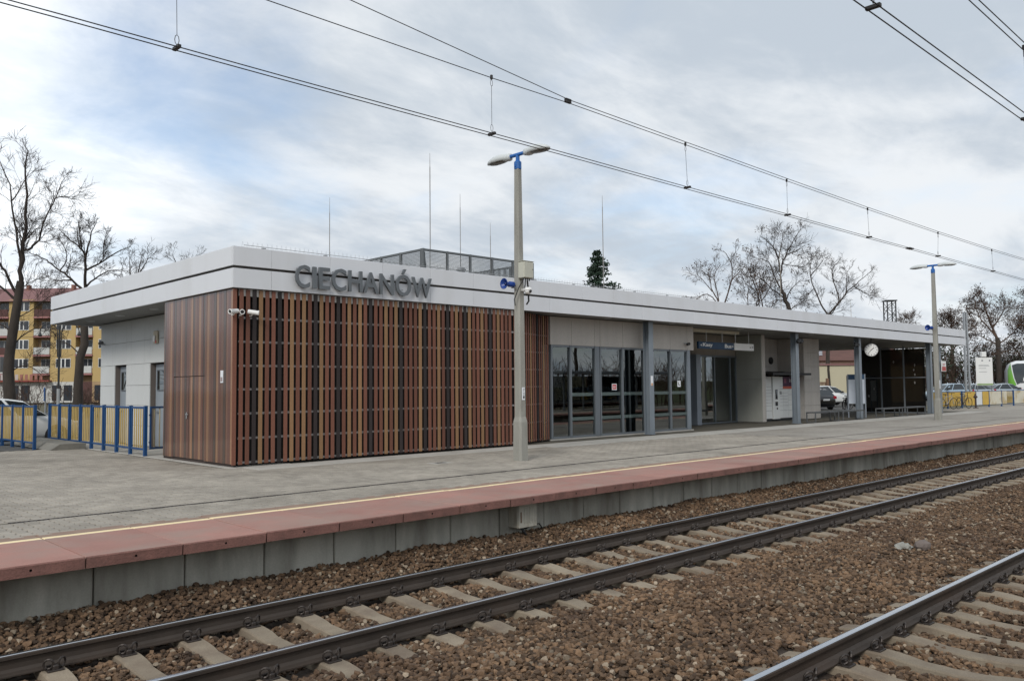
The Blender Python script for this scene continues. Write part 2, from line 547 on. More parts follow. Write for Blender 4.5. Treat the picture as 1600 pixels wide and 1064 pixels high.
    while x < 24:
        y = 1.77 + (0.0 if col % 2 else 0.1)
        while y < 17:
            ok = y < 6.38 or x < 7.62 or (y < 7.2 and x < 7.95)
            if abs(y - 2.92) < 0.10:
                ok = False
                if x > 1.0: cuts.append((x, 2.773, 2.872) if col % 2 == 0 else (x, 2.968, 3.067))
            if ok and in_view(x, y, 2.6):
                d = math.hypot(x - CAM[0], y - CAM[1])
                cells.append((d, x, y))
            y += 0.2
        x += pitch; col += 1
    cells.sort()
    base = MB(); base.add(pv, pf_)
    p0 = base.build('paver', PAVE, pf)
    big = MB()
    rr = random.Random(3)
    first = True
    for i, (d, x, y) in enumerate(cells):
        z = -0.001 + rr.uniform(-.0022, .0022)
        if i < 300:
            if first: p0.location = (x, y, z); first = False
            else: inst(p0, (x, y, z))
        else:
            tx, ty = rr.uniform(-.012, .012), rr.uniform(-.012, .012)
            if d < 22: vv, ff = pv, pf_
            else: vv, ff = pv[:2 * n], [f for f in pf_ if max(f) < 2 * n]
            big.add([(x + v[0], y + v[1], z + v[2] + tx * v[0] + ty * v[1]) for v in vv], ff)
    tag(big.build('pavers', PAVES, pf), kind='stuff')
    # paving that is too far off to tell the blocks apart, one sheet just below the block tops
    far = MB()
    far.quad((24, 1.77, -0.002), (51.3, 1.77, -0.002), (51.3, 6.5, -0.002), (24, 6.5, -0.002))
    far.quad((51.3, 1.77, -0.002), (140, 1.77, -0.002), (140, 10.4, -0.002), (51.3, 10.4, -0.002))
    far.build('far_paving', M('paving_far', (0.305, 0.278, 0.24), 0.85, var=0.22, vscale=0.5, fine=0.14, fscale=7, dirt=((0.15, 0.13, 0.10), 0.5, 0.5, 0.75, 0.5, (1, 1, 1))), pf)
    # half-blocks filling the rows beside the slot drain
    m = MB()
    for x, y0, y1 in cuts:
        m.cbox(x - .067, x + .067, y0, y1, -0.03, -0.001 + rr.uniform(-.002, .002), 0.004)
    tag(m.build('border_blocks', PAVES, pf), kind='stuff')
    # slot drain: a steel-edged channel with a toothed grate
    m = MB()
    for y in (2.876, 2.952): m.box(2.7, 70, y, y + 0.012, -0.05, 0.001)
    m.box(2.7, 70, 2.888, 2.952, -0.05, -0.035, 1)
    x = 2.72
    while x < 40:
        m.box(x, x + 0.022, 2.888, 2.952, -0.02, -0.0015)
        x += 0.055
    GRATE = M('drain_steel', (0.085, 0.075, 0.068), 0.7, metal=0.3, var=0.3, vscale=8)
    m.build('slot_drain', [GRATE, BLACK], pf)
    # concrete apron along the foot of the building
    m = MB()
    m.cbox(7.98, 51.0, 6.85, 7.60, -0.04, 0.004, 0.004)
    m.cbox(16.2, 51.0, 6.5, 6.845, -0.04, 0.003, 0.004)
    m.cbox(7.70, 9.1, 7.61, 20.5, -0.04, 0.003, 0.004)
    m.build('apron', CONCL, pf)
    m = MB(); m.quad((7.4, 6.36, -0.0062), (16.2, 6.36, -0.0062), (16.2, 6.86, -0.0062), (7.4, 6.86, -0.0062)); m.quad((7.4, 6.861, -0.0062), (8.0, 6.861, -0.0062), (8.0, 7.8, -0.0062), (7.4, 7.8, -0.0062))
    m.build('apron_border', PAVES, pf)
    m = MB(); m.cbox(11.05, 11.55, 5.1, 5.42, -0.02, 0.004, 0.003)
    m.cbox(11.18, 11.42, 5.17, 5.35, -0.01, 0.006, 0.002, 1)
    m.build('utility_cover', [CONCL, GRATE], pf)
    return pf
PLATFORM = build_platform()

# opposite platform (the camera stands on it)
def build_opposite():
    m = MB()
    m.box(-20, 140, -14.5, -9.5, -0.9, -0.03, 0)
    m.box(-20, 140, -9.5, -8.05, -0.12, -0.03, 1)
    m.box(-20, 140, -9.72, -9.6, -0.029, -0.026, 2)
    m.box(-20, 140, -8.7, -8.58, -1.04, -0.12, 3)
    tag(m.build('opposite_platform', [PAVES, REDTOP, YEL, CONC]), kind='structure')
build_opposite()

# ------------------------------------------------------------------ tracks
RY1, RZ = -0.6435, -0.6037
Y1C, Y2C = -1.396, -6.104
SLX = 3.42
def rail_profile():
    h = [(0.075, 0.0), (0.075, 0.0115), (0.03, 0.027), (0.0105, 0.05), (0.0083, 0.09), (0.0115, 0.121), (0.0355, 0.134), (0.0362, 0.158), (0.031, 0.168)]
    top = [(0.02, 0.1715), (0.0, 0.172), (-0.02, 0.1715)]
    return h + top + [(-a, b) for a, b in reversed(h)]
def sleeper_z(y):
    a = abs(y)
    pts = [(0, -0.040), (0.22, -0.036), (0.42, -0.012), (0.52, 0.0), (1.0, 0.0), (1.12, -0.012), (1.25, -0.03)]
    for (a0, z0), (a1, z1) in zip(pts, pts[1:]):
        if a <= a1: return z0 + (z1 - z0) * (a - a0) / (a1 - a0)
    return -0.03
def build_track(yc, label, x_from, x_clip):
    tr = thing('railway_track', (0, yc, RZ), label, 'track', 'railway tracks beside the platform')
    prof = rail_profile()
    n = len(prof)
    for s in (-1, 1):
        m = MB()
        P = [(yc + s * 0.7525 + a, RZ - 0.172 + b) for a, b in prof]
        xs = [-20, 160]
        vs = [(x, y, z) for x in xs for y, z in P]
        for i in range(n):
            j = (i + 1) % n
            mi = 1 if (8 <= i <= 11) else 0
            m.add([vs[i], vs[j], vs[n + j], vs[n + i]], [(0, 1, 2, 3)], mi)
        m.build('rail', [RAILS, RAILT], tr)
    # sleeper
    ys = [-1.25, -1.2, -1.1, -1.0, -0.56, -0.46, -0.36, -0.24, 0, 0.24, 0.36, 0.46, 0.56, 1.0, 1.1, 1.2, 1.25]
    rings = []
    for y in ys:
        e = 0.02 if abs(y) > 1.22 else 0
        zt = sleeper_z(y) - e; hw = 0.098 - e - (0.012 if abs(y) < 0.3 else 0)
        rings.append([(-hw - 0.035, y, -0.2), (-hw - 0.004, y, zt - 0.014), (-hw + 0.008, y, zt), (hw - 0.008, y, zt), (hw + 0.004, y, zt - 0.014), (hw + 0.035, y, -0.2)])
    m = MB(); m.loft(rings)
    sl = m.build('sleeper', SLEEP, None)
    sl.parent = tr
    zs = -0.172 - 0.010
    # rail pad and clip: cast shoulder, spring bar bent into two loops
    cm = MB()
    def ring(cx, sg):
        # one loop of the spring bar: an upright ring turned a little outwards
        ca, sa = math.cos(0.6 * sg), math.sin(0.6 * sg)
        pts = []
        for k in range(13):
            an = -1.2 + k / 12 * (2 * math.pi - 0.35)
            u, w = 0.040 * math.cos(an), 0.042 * math.sin(an)
            pts.append((cx + u * ca, 0.012 + u * sa + 0.25 * w, 0.058 + w))
        return pts
    cm.tube(ring(-0.052, 1), 0.0095, 6)
    cm.tube(ring(0.052, -1), 0.0095, 6)
    cm.tube([(-0.052, -0.03, 0.03), (0, -0.045, 0.028), (0.052, -0.03, 0.03)], 0.0095, 6)
    cm.cbox(-0.026, 0.026, -0.01, 0.05, -0.005, 0.050, 0.010)
    cm.cbox(-0.065, 0.065, -0.05, 0.06, -0.008, 0.010, 0.004)
    cl = cm.build('rail_clip', CLIPM, None)
    first = True; firstc = True
    k = 0
    x = SLX - 6 * 0.6
    while x < 95:
        if first: s0 = sl; first = False
        else: s0 = inst(sl, parent=tr)
        s0.location = (x + random.uniform(-.012, .012), random.uniform(-.015, .015), zs + random.uniform(-.004, .004))
        s0.rotation_euler = (0, 0, random.uniform(-.008, .008))
        if x_from <= x < x_clip:
            for s in (-1, 1):
                for q in (-1, 1):
                    if firstc: c0 = cl; firstc = False
                    else: c0 = inst(cl)
                    c0.parent = s0
                    c0.location = (0, s * 0.7525 + q * 0.118, 0.004)
                    c0.rotation_euler = (0, 0, 0 if q > 0 else math.pi)
        x += 0.6
    return tr
build_track(Y1C, 'far railway track on concrete sleepers, running right beside the red platform edge', 1.0, 44)
build_track(Y2C, 'near railway track whose bright rail crosses the bottom right corner', 4.5, 40)

def bed_z(y):
    pts = [(-8.6, -0.80), (-7.5, -0.82), (-6.9, -0.845), (-5.4, -0.845), (-4.9, -0.815), (-4.4, -0.775), (-3.7, -0.765), (-2.95, -0.785), (-2.5, -0.83), (-2.2, -0.85), (-0.6, -0.85), (-0.35, -0.80), (-0.1, -0.71), (0.25, -0.63), (0.48, -0.60), (0.62, -0.60)]
    if y <= pts[0][0]: return pts[0][1]
    for (a0, z0), (a1, z1) in zip(pts, pts[1:]):
        if y <= a1: return z0 + (z1 - z0) * (y - a0) / (a1 - a0)
    return pts[-1][1]
bed_y = np.linspace(-8.6, 0.62, 200)
bed_t = np.array([bed_z(y) for y in bed_y])
def bump2(x, y):
    return (0.016 * np.sin(x * 1.9 + 1.3 * np.sin(y * 1.1)) * np.sin(y * 2.3 + 0.7) + 0.010 * np.sin(x * 4.7 + y * 3.1) + 0.008 * np.sin(x * 7.3 - y * 6.1 + 2))
def build_ballast():
    m = MB()
    xs = np.concatenate([np.arange(-6, 30, 0.25), np.arange(30, 150.1, 4)])
    ys = np.linspace(-8.6, 0.62, 60)
    nx, ny = len(xs), len(ys)
    X, Y = np.meshgrid(xs, ys, indexing='ij')
    Z = np.interp(Y, bed_y, bed_t) + np.where(X < 30, bump2(X, Y), 0) - 0.012
    m.v = [tuple(v) for v in np.stack([X, Y, Z], -1).reshape(-1, 3)]
    m.f = [(i * ny + j, (i + 1) * ny + j, (i + 1) * ny + j + 1, i * ny + j + 1) for i in range(nx - 1) for j in range(ny - 1)]
    m.m = [0] * len(m.f)
    tag(m.build('ballast_bed', BED, smooth=True), kind='structure')
    # stone shapes (not linked to the scene: used by the scatter only)
    rng = np.random.default_rng(5)
    col = bpy.data.collections.new('stone_shapes')
    for k in range(12):
        bm = bmesh.new()
        for i in range(15):
            d = rng.normal(size=3); d /= np.linalg.norm(d)
            d = np.sign(d) * np.abs(d) ** 0.75
            bm.verts.new(d * np.array((1.0, rng.uniform(.65, .95), rng.uniform(.5, .75))) * rng.uniform(.85, 1.05))
        r = bmesh.ops.convex_hull(bm, input=bm.verts)
        loose = [v for v in bm.verts if not v.link_faces]
        for v in loose: bm.verts.remove(v)
        me = bpy.data.meshes.new('stone')
        bm.to_mesh(me); bm.free()
        me.materials.append(STONEL if k == 11 else STONE)
        o = bpy.data.objects.new('stone', me)
        col.objects.link(o)
    # scatter points: dense near, thinning with distance
    P = []; S = []
    def patch(x0, x1, cell, s0, s1, layers=1, zoff=0.0):
        for l in range(layers):
            gx, gy = np.meshgrid(np.arange(x0, x1, cell), np.arange(-8.2, 0.46, cell), indexing='ij')
            gx = (gx + rng.uniform(-.5, .5, gx.shape) * cell).ravel(); gy = (gy + rng.uniform(-.5, .5, gy.shape) * cell).ravel()
            keep = in_view(gx, gy, 2.2, 0.66)
            gx, gy = gx[keep], gy[keep]
            sz = rng.uniform(0, 1, gx.shape) ** 1.7 * (s1 - s0) + s0
            z = np.interp(gy, bed_y, bed_t) + bump2(gx, gy) * (gx < 30) + rng.uniform(-.018, .018, gx.shape) + zoff
            # leave the sleeper tops clear
            for yc in (Y1C, Y2C):
                yy = np.abs(gy - yc)
                ph = np.abs((gx - SLX + 0.3) % 0.6 - 0.3)
                on = (yy < 1.27) & (ph < 0.108 + sz * 0.35)
                if yc == Y1C: on &= ~((gy > -0.42) & (rng.uniform(0, 1, gx.shape) < 0.9))
                on &= rng.uniform(0, 1, gx.shape) < 0.985
                rail = np.abs(yy - 0.7525) < 0.085 + sz * 0.5
                k2 = ~(on | rail)
                gx, gy, z, sz = gx[k2], gy[k2], z[k2], sz[k2]
            P.append(np.stack([gx, gy, z], -1)); S.append(sz)
    patch(1.2, 16, 0.037, 0.019, 0.041)
    patch(1.2, 16, 0.080, 0.028, 0.047, 1, 0.014)
    patch(16, 30, 0.045, 0.020, 0.038)
    patch(30, 60, 0.085, 0.035, 0.055)
    P = np.concatenate(P); S = np.concatenate(S)
    n = len(P)
    me = bpy.data.meshes.new('ballast_stones')
    me.vertices.add(n)
    me.vertices.foreach_set('co', P.astype(np.float32).ravel())
    a = me.attributes.new('rot', 'FLOAT_VECTOR', 'POINT')
    R = np.stack([rng.uniform(-.5, .5, n), rng.uniform(-.5, .5, n), rng.uniform(0, 6.283, n)], -1)
    a.data.foreach_set('vector', R.astype(np.float32).ravel())
    a = me.attributes.new('siz', 'FLOAT', 'POINT'); a.data.foreach_set('value', S.astype(np.float32))
    a = me.attributes.new('pick', 'INT', 'POINT')
    pk = rng.integers(0, 11, n); pk[rng.uniform(0, 1, n) < 0.085] = 11
    a.data.foreach_set('value', pk.astype(np.int32))
    o = bpy.data.objects.new('ballast_stones', me); C.objects.link(o)
    tag(o, 'brown crushed stone ballast lying round the tracks', 'ballast', kind='stuff')
    ng = bpy.data.node_groups.new('scatter_stones', 'GeometryNodeTree')
    ng.interface.new_socket('Geometry', in_out='INPUT', socket_type='NodeSocketGeometry')
    ng.interface.new_socket('Geometry', in_out='OUTPUT', socket_type='NodeSocketGeometry')
    N, L = ng.nodes, ng.links
    gi, go = N.new('NodeGroupInput'), N.new('NodeGroupOutput')
    ci = N.new('GeometryNodeCollectionInfo'); ci.inputs[0].default_value = col
    ci.inputs[1].default_value = True; ci.inputs[2].default_value = True
    ip = N.new('GeometryNodeInstanceOnPoints')
    def attr(nm, t):
        q = N.new('GeometryNodeInputNamedAttribute'); q.data_type = t; q.inputs[0].default_value = nm
        return q.outputs[0]
    L.new(gi.outputs[0], ip.inputs['Points']); L.new(ci.outputs[0], ip.inputs['Instance'])
    ip.inputs['Pick Instance'].default_value = True
    L.new(attr('pick', 'INT'), ip.inputs['Instance Index'])
    L.new(attr('rot', 'FLOAT_VECTOR'), ip.inputs['Rotation'])
    L.new(attr('siz', 'FLOAT'), ip.inputs['Scale'])
    L.new(ip.outputs[0], go.inputs[0])
    md = o.modifiers.new('scatter', 'NODES'); md.node_group = ng
    print('stones', n)
build_ballast()

# ------------------------------------------------------------------ station building
PANEL = M('composite_panel', (0.69, 0.705, 0.735), 0.38, var=0.02, vscale=0.6, rnd=0.02, spec=0.5,
          dirt=((0.55, 0.55, 0.54), 0.9, 0.50, 0.78, 0.45, (1, 1, 0.2)))
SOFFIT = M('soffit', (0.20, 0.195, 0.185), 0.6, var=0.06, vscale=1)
SLATB = M('slat_brown', (0.168, 0.070, 0.046), 0.55, var=0.10, vscale=3, stretch=(1, 1, 0.15), rnd=0.22, fine=0.12, fscale=30, spec=0.3)
SLATT = M('slat_tan', (0.27, 0.155, 0.079), 0.55, var=0.10, vscale=3, stretch=(1, 1, 0.15), rnd=0.10, fine=0.12, fscale=30, spec=0.3)
SLATD = M('slat_dark', (0.034, 0.026, 0.025), 0.55, var=0.12, vscale=3, stretch=(1, 1, 0.15), rnd=0.25, fine=0.12, fscale=30, spec=0.3)
GALV = M('galvanised', (0.40, 0.41, 0.42), 0.45, metal=0.6, var=0.12, vscale=8)
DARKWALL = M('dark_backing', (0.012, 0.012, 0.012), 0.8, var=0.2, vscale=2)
FCB = M('fibre_cement', (0.46, 0.43, 0.395), 0.8, var=0.10, vscale=2.5, stretch=(1, 1, 0.12), rnd=0.04, fine=0.06, fscale=25)
WALLW = M('pale_wall_panel', (0.60, 0.615, 0.61), 0.6, var=0.04, vscale=0.8, rnd=0.02, fine=0.03, fscale=25,
          dirt=((0.42, 0.42, 0.39), 0.8, 0.55, 0.8, 0.4, (1, 1, 0.3)))
STEELB = M('blue_grey_steel', (0.235, 0.265, 0.305), 0.42, metal=0.0, var=0.06, vscale=2)
STEELBL = M('column_paint', (0.19, 0.22, 0.25), 0.4, var=0.08, vscale=2)
ALU = M('aluminium_frame', (0.16, 0.18, 0.20), 0.4, metal=0.3, var=0.05)
DOORG = M('grey_door', (0.28, 0.315, 0.35), 0.45, var=0.05)
JAMB = M('brown_jamb', (0.16, 0.135, 0.12), 0.7, var=0.1)
ROOFM = M('roof_felt', (0.14, 0.14, 0.14), 0.9, var=0.2, vscale=0.5)
GLASS = glass_mat('clear_glass', (0.80, 0.90, 0.88), 0.0, 1.8)
GLASSD = glass_mat('smoked_glass', (0.15, 0.128, 0.105), 0.0, 1.4)
INTW = M('interior_wall', (0.55, 0.60, 0.58), 0.8, var=0.1)
INTF = M('interior_floor', (0.58, 0.58, 0.56), 0.4, var=0.1)
LETTER = M('letter_grey', (0.125, 0.138, 0.150), 0.5, var=0.05)
WHITE = M('white_plastic', (0.78, 0.78, 0.76), 0.4, var=0.03)
LIGHTG = M('light_grey_metal', (0.52, 0.535, 0.55), 0.45, var=0.04)
STICKER = M('white_sticker', (0.80, 0.82, 0.85), 0.5, var=0.02)
REDP = M('red_print', (0.55, 0.05, 0.05), 0.5, var=0.05)
BLUEP = M('blue_paint', (0.010, 0.062, 0.185), 0.42, var=0.10, vscale=3, rnd=0.06)
NAVY = M('navy_sign', (0.004, 0.042, 0.105), 0.5, var=0.04)

ZS, ZT = 3.70, 4.55
def build_station():
    R_ = thing('station_building', (7.9, 7.65, 0), 'long low station building with white fascia, brown slat front and glazed waiting hall', 'station')
    # --- fascia: two courses of panels with a dark shadow gap between them
    def fascia_x(x0, x1, lo, hi, first=None):
        pass
    def panels(axis, start, end, first, step, fixed, depth):
        edges = [start, first]
        while edges[-1] + step < end - 0.25: edges.append(edges[-1] + step)
        edges.append(end)
        res = []
        for a, b in zip(edges, edges[1:]):
            for z0, z1, off in ((ZS, 4.106, 0.0), (4.162, ZT, 0.0)):
                m = MB(); g = 0.003
                if axis == 'x': m.cbox(a + g, b - g, fixed, fixed + depth, z0, z1, 0.003)
                else: m.cbox(fixed, fixed + depth, a + g, b - g, z0, z1, 0.003)
                res.append(m.build('fascia_panel', PANEL, R_))
        return res
    panels('x', 7.75, 51.2, 8.62, 1.43, 7.60, 0.05)
    panels('y', 7.653, 20.3, 9.68, 1.41, 7.75, 0.05)
    # returns at the far end and the back, the dark groove backing, roof and soffit
    m = MB()
    m.box(51.15, 51.2, 7.652, 20.3, ZS, ZT)
    m.box(7.802, 51.148, 20.25, 20.3, ZS, ZT)
    m.build('rear_fascia', PANEL, R_)
    m = MB()
    m.box(7.83, 51.12, 7.68, 7.70, ZS + 0.02, ZT - 0.02)
    m.box(7.83, 7.85, 7.702, 20.2, ZS + 0.02, ZT - 0.02)
    m.build('groove_backing', M('groove', (0.10, 0.090, 0.080), 0.8), R_)
    m = MB()
    m.box(7.86, 51.1, 7.71, 20.24, 4.36, 4.44)
    m.build('roof', ROOFM, R_)
    m = MB()
    m.box(7.758, 51.14, 7.605, 7.66, ZT + 0.001, ZT + 0.012); m.box(7.758, 7.81, 7.662, 20.29, ZT + 0.001, ZT + 0.012)
    m.build('roof_capping', PANEL, R_)
    m = MB()
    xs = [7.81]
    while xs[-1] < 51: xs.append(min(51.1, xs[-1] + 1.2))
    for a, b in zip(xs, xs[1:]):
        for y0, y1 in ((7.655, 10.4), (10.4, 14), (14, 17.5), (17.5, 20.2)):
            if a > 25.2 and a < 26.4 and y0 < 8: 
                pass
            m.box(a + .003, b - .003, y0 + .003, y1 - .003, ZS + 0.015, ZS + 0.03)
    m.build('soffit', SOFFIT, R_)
    # downlights in the soffit
    def downlight(x, y):
        m = MB(); T = Matrix.Translation((x, y, ZS + 0.0))
        m.lathe([(0.07, 0.018), (0.12, 0.015), (0.125, 0.005), (0.10, 0.0), (0.085, 0.010)], 14, 0, T)
        return m.build('downlight', LIGHTG, R_)
    for x, y in ((8.35, 13.4), (8.35, 15.9), (8.35, 18.4), (20.3, 8.05), (23.7, 8.02), (28.2, 8.1), (33.8, 8.1), (40.5, 8.1), (43.7, 8.1), (30.0, 9.4), (26.6, 9.3)):
        downlight(x, y)
    # smoke detector / sensor beside a downlight
    # bird spikes along the roof edge: far too fine to count
    m = MB()
    x = 7.95
    rr = random.Random(4)
    while x < 24:
        for k in range(3):
            dy = (-0.05, 0.0, 0.05)[k]
            m.tube([(x + k * 0.03, 7.63, ZT + 0.012), (x + k * 0.03 + rr.uniform(-.01, .01), 7.63 + dy, ZT + 0.125)], 0.0013, 3, caps=False)
        x += 0.11
    y = 7.9
    tag(m.build('bird_spikes', GALV, R_), kind='stuff')
    m = MB()
    x = 8.4
    while x < 50:
        m.cbox(x, x + 0.09, 7.61, 7.65, ZT + 0.013, ZT + 0.04, 0.006); x += rr.uniform(0.9, 1.9)
    m.tube([(8.0, 7.63, ZT + 0.055), (26, 7.63, ZT + 0.055)], 0.006, 5)
    m.build('roof_edge_cable', GALV, R_)
    # --- slatted front
    seq = 'B BBDTBBDBTBTBDTBBDBTBTBDBBBTDBBTBDBTBDTBBBDBTBTBDBBBTDBBBTBDBBT'.replace(' ', '')
    MATD = {'B': SLATB, 'T': SLATT, 'D': SLATD}
    seq = 'BBBDTBBDBTBTBDTBBDBTBTBDBBTBTDBBBTDBBTBDBTBDTBBTBDBTBBBTDBBD'
    proto = {}
    for c_ in 'BTD':
        m = MB(); m.cbox(-0.0435, 0.0435, -0.011, 0.011, 0.05, ZS - 0.02, 0.003)
        me = m.build('slat', MATD[c_], R_)
        proto[c_] = me
    used = set()
    org = ORG[R_.name]
    def place(c_, x, y, rz=0):
        loc = (x - 0 , y, 0)
        if c_ not in used:
            used.add(c_); o = proto[c_]
        else: o = inst(proto[c_])
        o.location = (x, y, 0); o.rotation_euler = (0, 0, rz)
    # protos were shifted by the root's place; undo by using absolute offsets
    for c_ in proto:
        me = proto[c_].data
        for v in me.vertices: v.co += Vector(org)
    def place_abs(c_, x, y, rz=0): place(c_, x - org[0], y - org[1], rz)
    X0, STEP = 7.832, 0.1457
    n = 55
    for k in range(n):
        place_abs(seq[k % len(seq)], X0 + k * STEP, 7.672)
    ax, ay, bx, by = X0 + n * STEP + 0.01, 7.69, 18.02, 8.42
    ang = math.atan2(by - ay, bx - ax); ln = math.hypot(bx - ax, by - ay)
    seq2 = 'BDBTBBBTBBDBBTBBD'
    q = int(ln / 0.142)
    narrow = {}
    for k in range(q):
        c_ = seq2[k % len(seq2)]
        t = (k + 0.35) * 0.142
        if c_ not in narrow:
            m = MB(); m.cbox(-0.034, 0.034, -0.009, 0.009, 0.05, ZS - 0.02, 0.003)
            o = narrow[c_] = m.build('slat', MATD[c_]); o.parent = R_; ORG[o.name] = org
        else: o = inst(narrow[c_])
        o.location = (ax + math.cos(ang) * t - org[0], ay + math.sin(ang) * t - org[1], 0); o.rotation_euler = (0, 0, ang)
    RAILM = M('slat_rail', (0.30, 0.29, 0.28), 0.5, metal=0.3, var=0.1)
    m = MB(); m.box(7.93, ax, 7.692, 7.722, 3.545, 3.69); m.build('slat_rail', M('slat_rail_top', (0.50, 0.49, 0.46), 0.5), R_)
    for z in (3.09, 2.59, 2.09, 1.60, 1.10, 0.59, 0.09):
        m = MB()
        m.box(7.93, ax, 7.692, 7.722, z - 0.022, z + 0.022)
        T = rotz(ang, (ax, ay, 0))
        m.box(0.02, ln, 0.021, 0.05, z - 0.022, z + 0.022, 0, T)
        m.build('slat_rail', RAILM, R_)
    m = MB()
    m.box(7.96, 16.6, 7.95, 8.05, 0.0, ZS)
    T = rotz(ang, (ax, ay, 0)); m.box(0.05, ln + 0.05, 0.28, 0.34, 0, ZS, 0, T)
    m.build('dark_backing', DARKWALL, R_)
    # blue crates and a meter box seen low down between the slats are part of the plant room
    # --- planked end wall with a flush door
    PL = [M('plank_' + c_, col, 0.4, var=0.12, vscale=3, stretch=(1, 1, 0.1), rnd=0.12, fine=0.10, fscale=30, spec=0.25, coat=1.0, coatr=0.09)
          for c_, col in (('brown', (0.165, 0.080, 0.052)), ('red', (0.130, 0.058, 0.042)), ('tan', (0.29, 0.155, 0.085)), ('umber', (0.070, 0.045, 0.034)))]
    y = 7.695
    rr = random.Random(12)
    order = [2, 1, 0, 3, 0, 1, 2, 3, 1, 0, 2, 0, 3, 1, 2, 1, 0, 3, 2, 0, 1, 3, 0, 2, 1, 0, 3, 1, 2, 0, 1, 3, 0, 2, 1, 0, 2, 1, 3, 0]
    i = 0
    door0, door1, doorz = 9.09, 10.72, 1.90
    drd = []
    while y < 11.32:
        wd = min(rr.choice((0.095, 0.11, 0.125, 0.125)), 11.33 - y)
        off = rr.uniform(0, 0.005)
        m = MB()
        ym = y + wd / 2
        if door0 < ym < door1:
            m.cbox(7.82 + off, 7.855, y + .002, y + wd - .002, doorz + 0.008, ZS - 0.012, 0.003)
            m2 = MB(); m2.cbox(7.824 + off, 7.855, y + .002, y + wd - .002, 0.075, doorz - 0.008, 0.003)
            drd.append((m2, PL[order[i % 40]]))
        else:
            m.cbox(7.82 + off, 7.855, y + .002, y + wd - .002, 0.06, ZS - 0.012, 0.003)
        m.build('plank', PL[order[i % 40]], R_)
        y += wd; i += 1
    m = MB()
    m.box(7.86, 7.92, 7.75, 11.32, 0.0, ZS - 0.01)
    m.box(7.86, 9.04, 11.33, 11.39, 0.0, ZS - 0.01)
    m.build('end_wall_core', M('core_brown', (0.05, 0.035, 0.03), 0.8), R_)
    m = MB(); m.box(7.835, 7.858, door0 - .01, door1 + .01, 0.07, doorz)
    dr = m.build('plank_door', M('core_brown'), R_)
    for m2, mm in drd: m2.build('door_board', mm, dr)
    m = MB()
    m.cbox(7.80, 7.82, 9.96, 9.99, 0.95, 1.10, 0.004); m.cbox(7.78, 7.795, 9.85, 9.98, 1.04, 1.06, 0.004)
    m.cbox(7.782, 7.82, 9.965, 9.985, 1.042, 1.058, 0.003)
    m.build('door_handle', GALV, dr)
    m = MB(); m.box(7.820, 7.823, 9.885, 9.893, 0.08, 1.91); m.build('door_gap', BLACK, dr)
    m = MB(); m.cbox(7.804, 7.819, 8.14, 8.26, 1.74, 2.0, 0.003); m.box(7.801, 7.803, 8.16, 8.24, 1.77, 1.86, 1)
    m.build('wall_notice', [STICKER, M('grey_print', (0.35, 0.28, 0.28), 0.6)], R_)
    # --- recessed side wall of pale panels with two door niches
    XW = 9.05
    ysr = [12.05, 14.36, 15.50, 15.94, 17.36 - 0.0, 17.0, 18.34, 18.55, 19.62]
    zrows = [0.02, 0.585, 1.165, 1.75, 2.37, 3.04, ZS - 0.003]
    cols = [(11.41, 13.2), (13.2, 14.40), (14.40, 15.50), (15.50, 15.93), (15.93, 16.98), (16.98, 17.36), (17.36, 18.34), (18.34, 18.56), (18.56, 19.62)]
    doors = [(14.40, 15.50), (17.36, 18.34)]
    for y0, y1 in cols:
        for z0, z1 in zip(zrows, zrows[1:]):
            if (y0, y1) in doors and z1 < 2.4: continue
            m = MB(); m.cbox(XW, XW + 0.03, y0 + .004, y1 - .004, z0 + .004, z1 - .004, 0.003)
            m.build('wall_panel', WALLW, R_)
    m = MB()
    edges = [12.05, 14.40, 15.50, 17.36, 18.34, 19.62]
    for a, b in ((11.41, 14.395), (15.505, 17.355), (18.345, 19.62)): m.box(XW + 0.034, XW + 0.40, a, b, 0, ZS)
    m.box(XW + 0.034, XW + 0.40, 14.395, 15.505, 2.375, ZS); m.box(XW + 0.034, XW + 0.40, 17.355, 18.345, 2.375, ZS)
    m.box(XW + 0.43, XW + 0.5, 12.06, 19.6, 0, ZS)
    m.build('side_wall', JAMB, R_)
    for y0, y1 in doors:
        m = MB(); m.cbox(XW + 0.16, XW + 0.21, y0 + .03, y1 - .03, 0.02, 2.33, 0.004)
        d = m.build('side_door', DOORG, R_)
        m = MB(); m.box(XW + 0.145, XW + 0.158, y0 + .2, y1 - .2, 1.62, 2.15); m.build('door_window', glass_mat('dark_pane', (0.12, 0.13, 0.13)), d)
        m = MB()
        for a, b, c_, e in ((y0 + .17, y0 + .2, 1.59, 2.18), (y1 - .2, y1 - .17, 1.59, 2.18), (y0 + .2, y1 - .2, 1.59, 1.62), (y0 + .2, y1 - .2, 2.15, 2.18)):
            m.box(XW + 0.135, XW + 0.16, a, b, c_, e)
        m.build('window_trim', ALU, d)
        m = MB(); m.cbox(XW + 0.10, XW + 0.16, y1 - .2, y1 - .16, 0.98, 1.02, 0.004); m.cbox(XW + 0.10, XW + 0.115, y1 - .34, y1 - .16, 0.985, 1.015, 0.004)
        m.build('handle', GALV, d)
    # other walls: back and the parts behind
    m = MB()
    m.box(9.08, 16.7, 19.3, 19.62, 0, ZS); m.box(16.7, 25.3, 19.3, 19.6, 2.9, ZS); m.box(16.7, 25.3, 19.3, 19.6, 0, 0.35)
    m.build('rear_wall', FCB, R_)
    m = MB()
    for x in np.arange(16.75, 25.3, 1.4): m.cbox(x - .05, x + .05, 19.4, 19.5, .351, 2.899, .004)
    m.build('rear_mullion', ALU, R_)
    # --- glazed waiting hall
    YG = 8.45
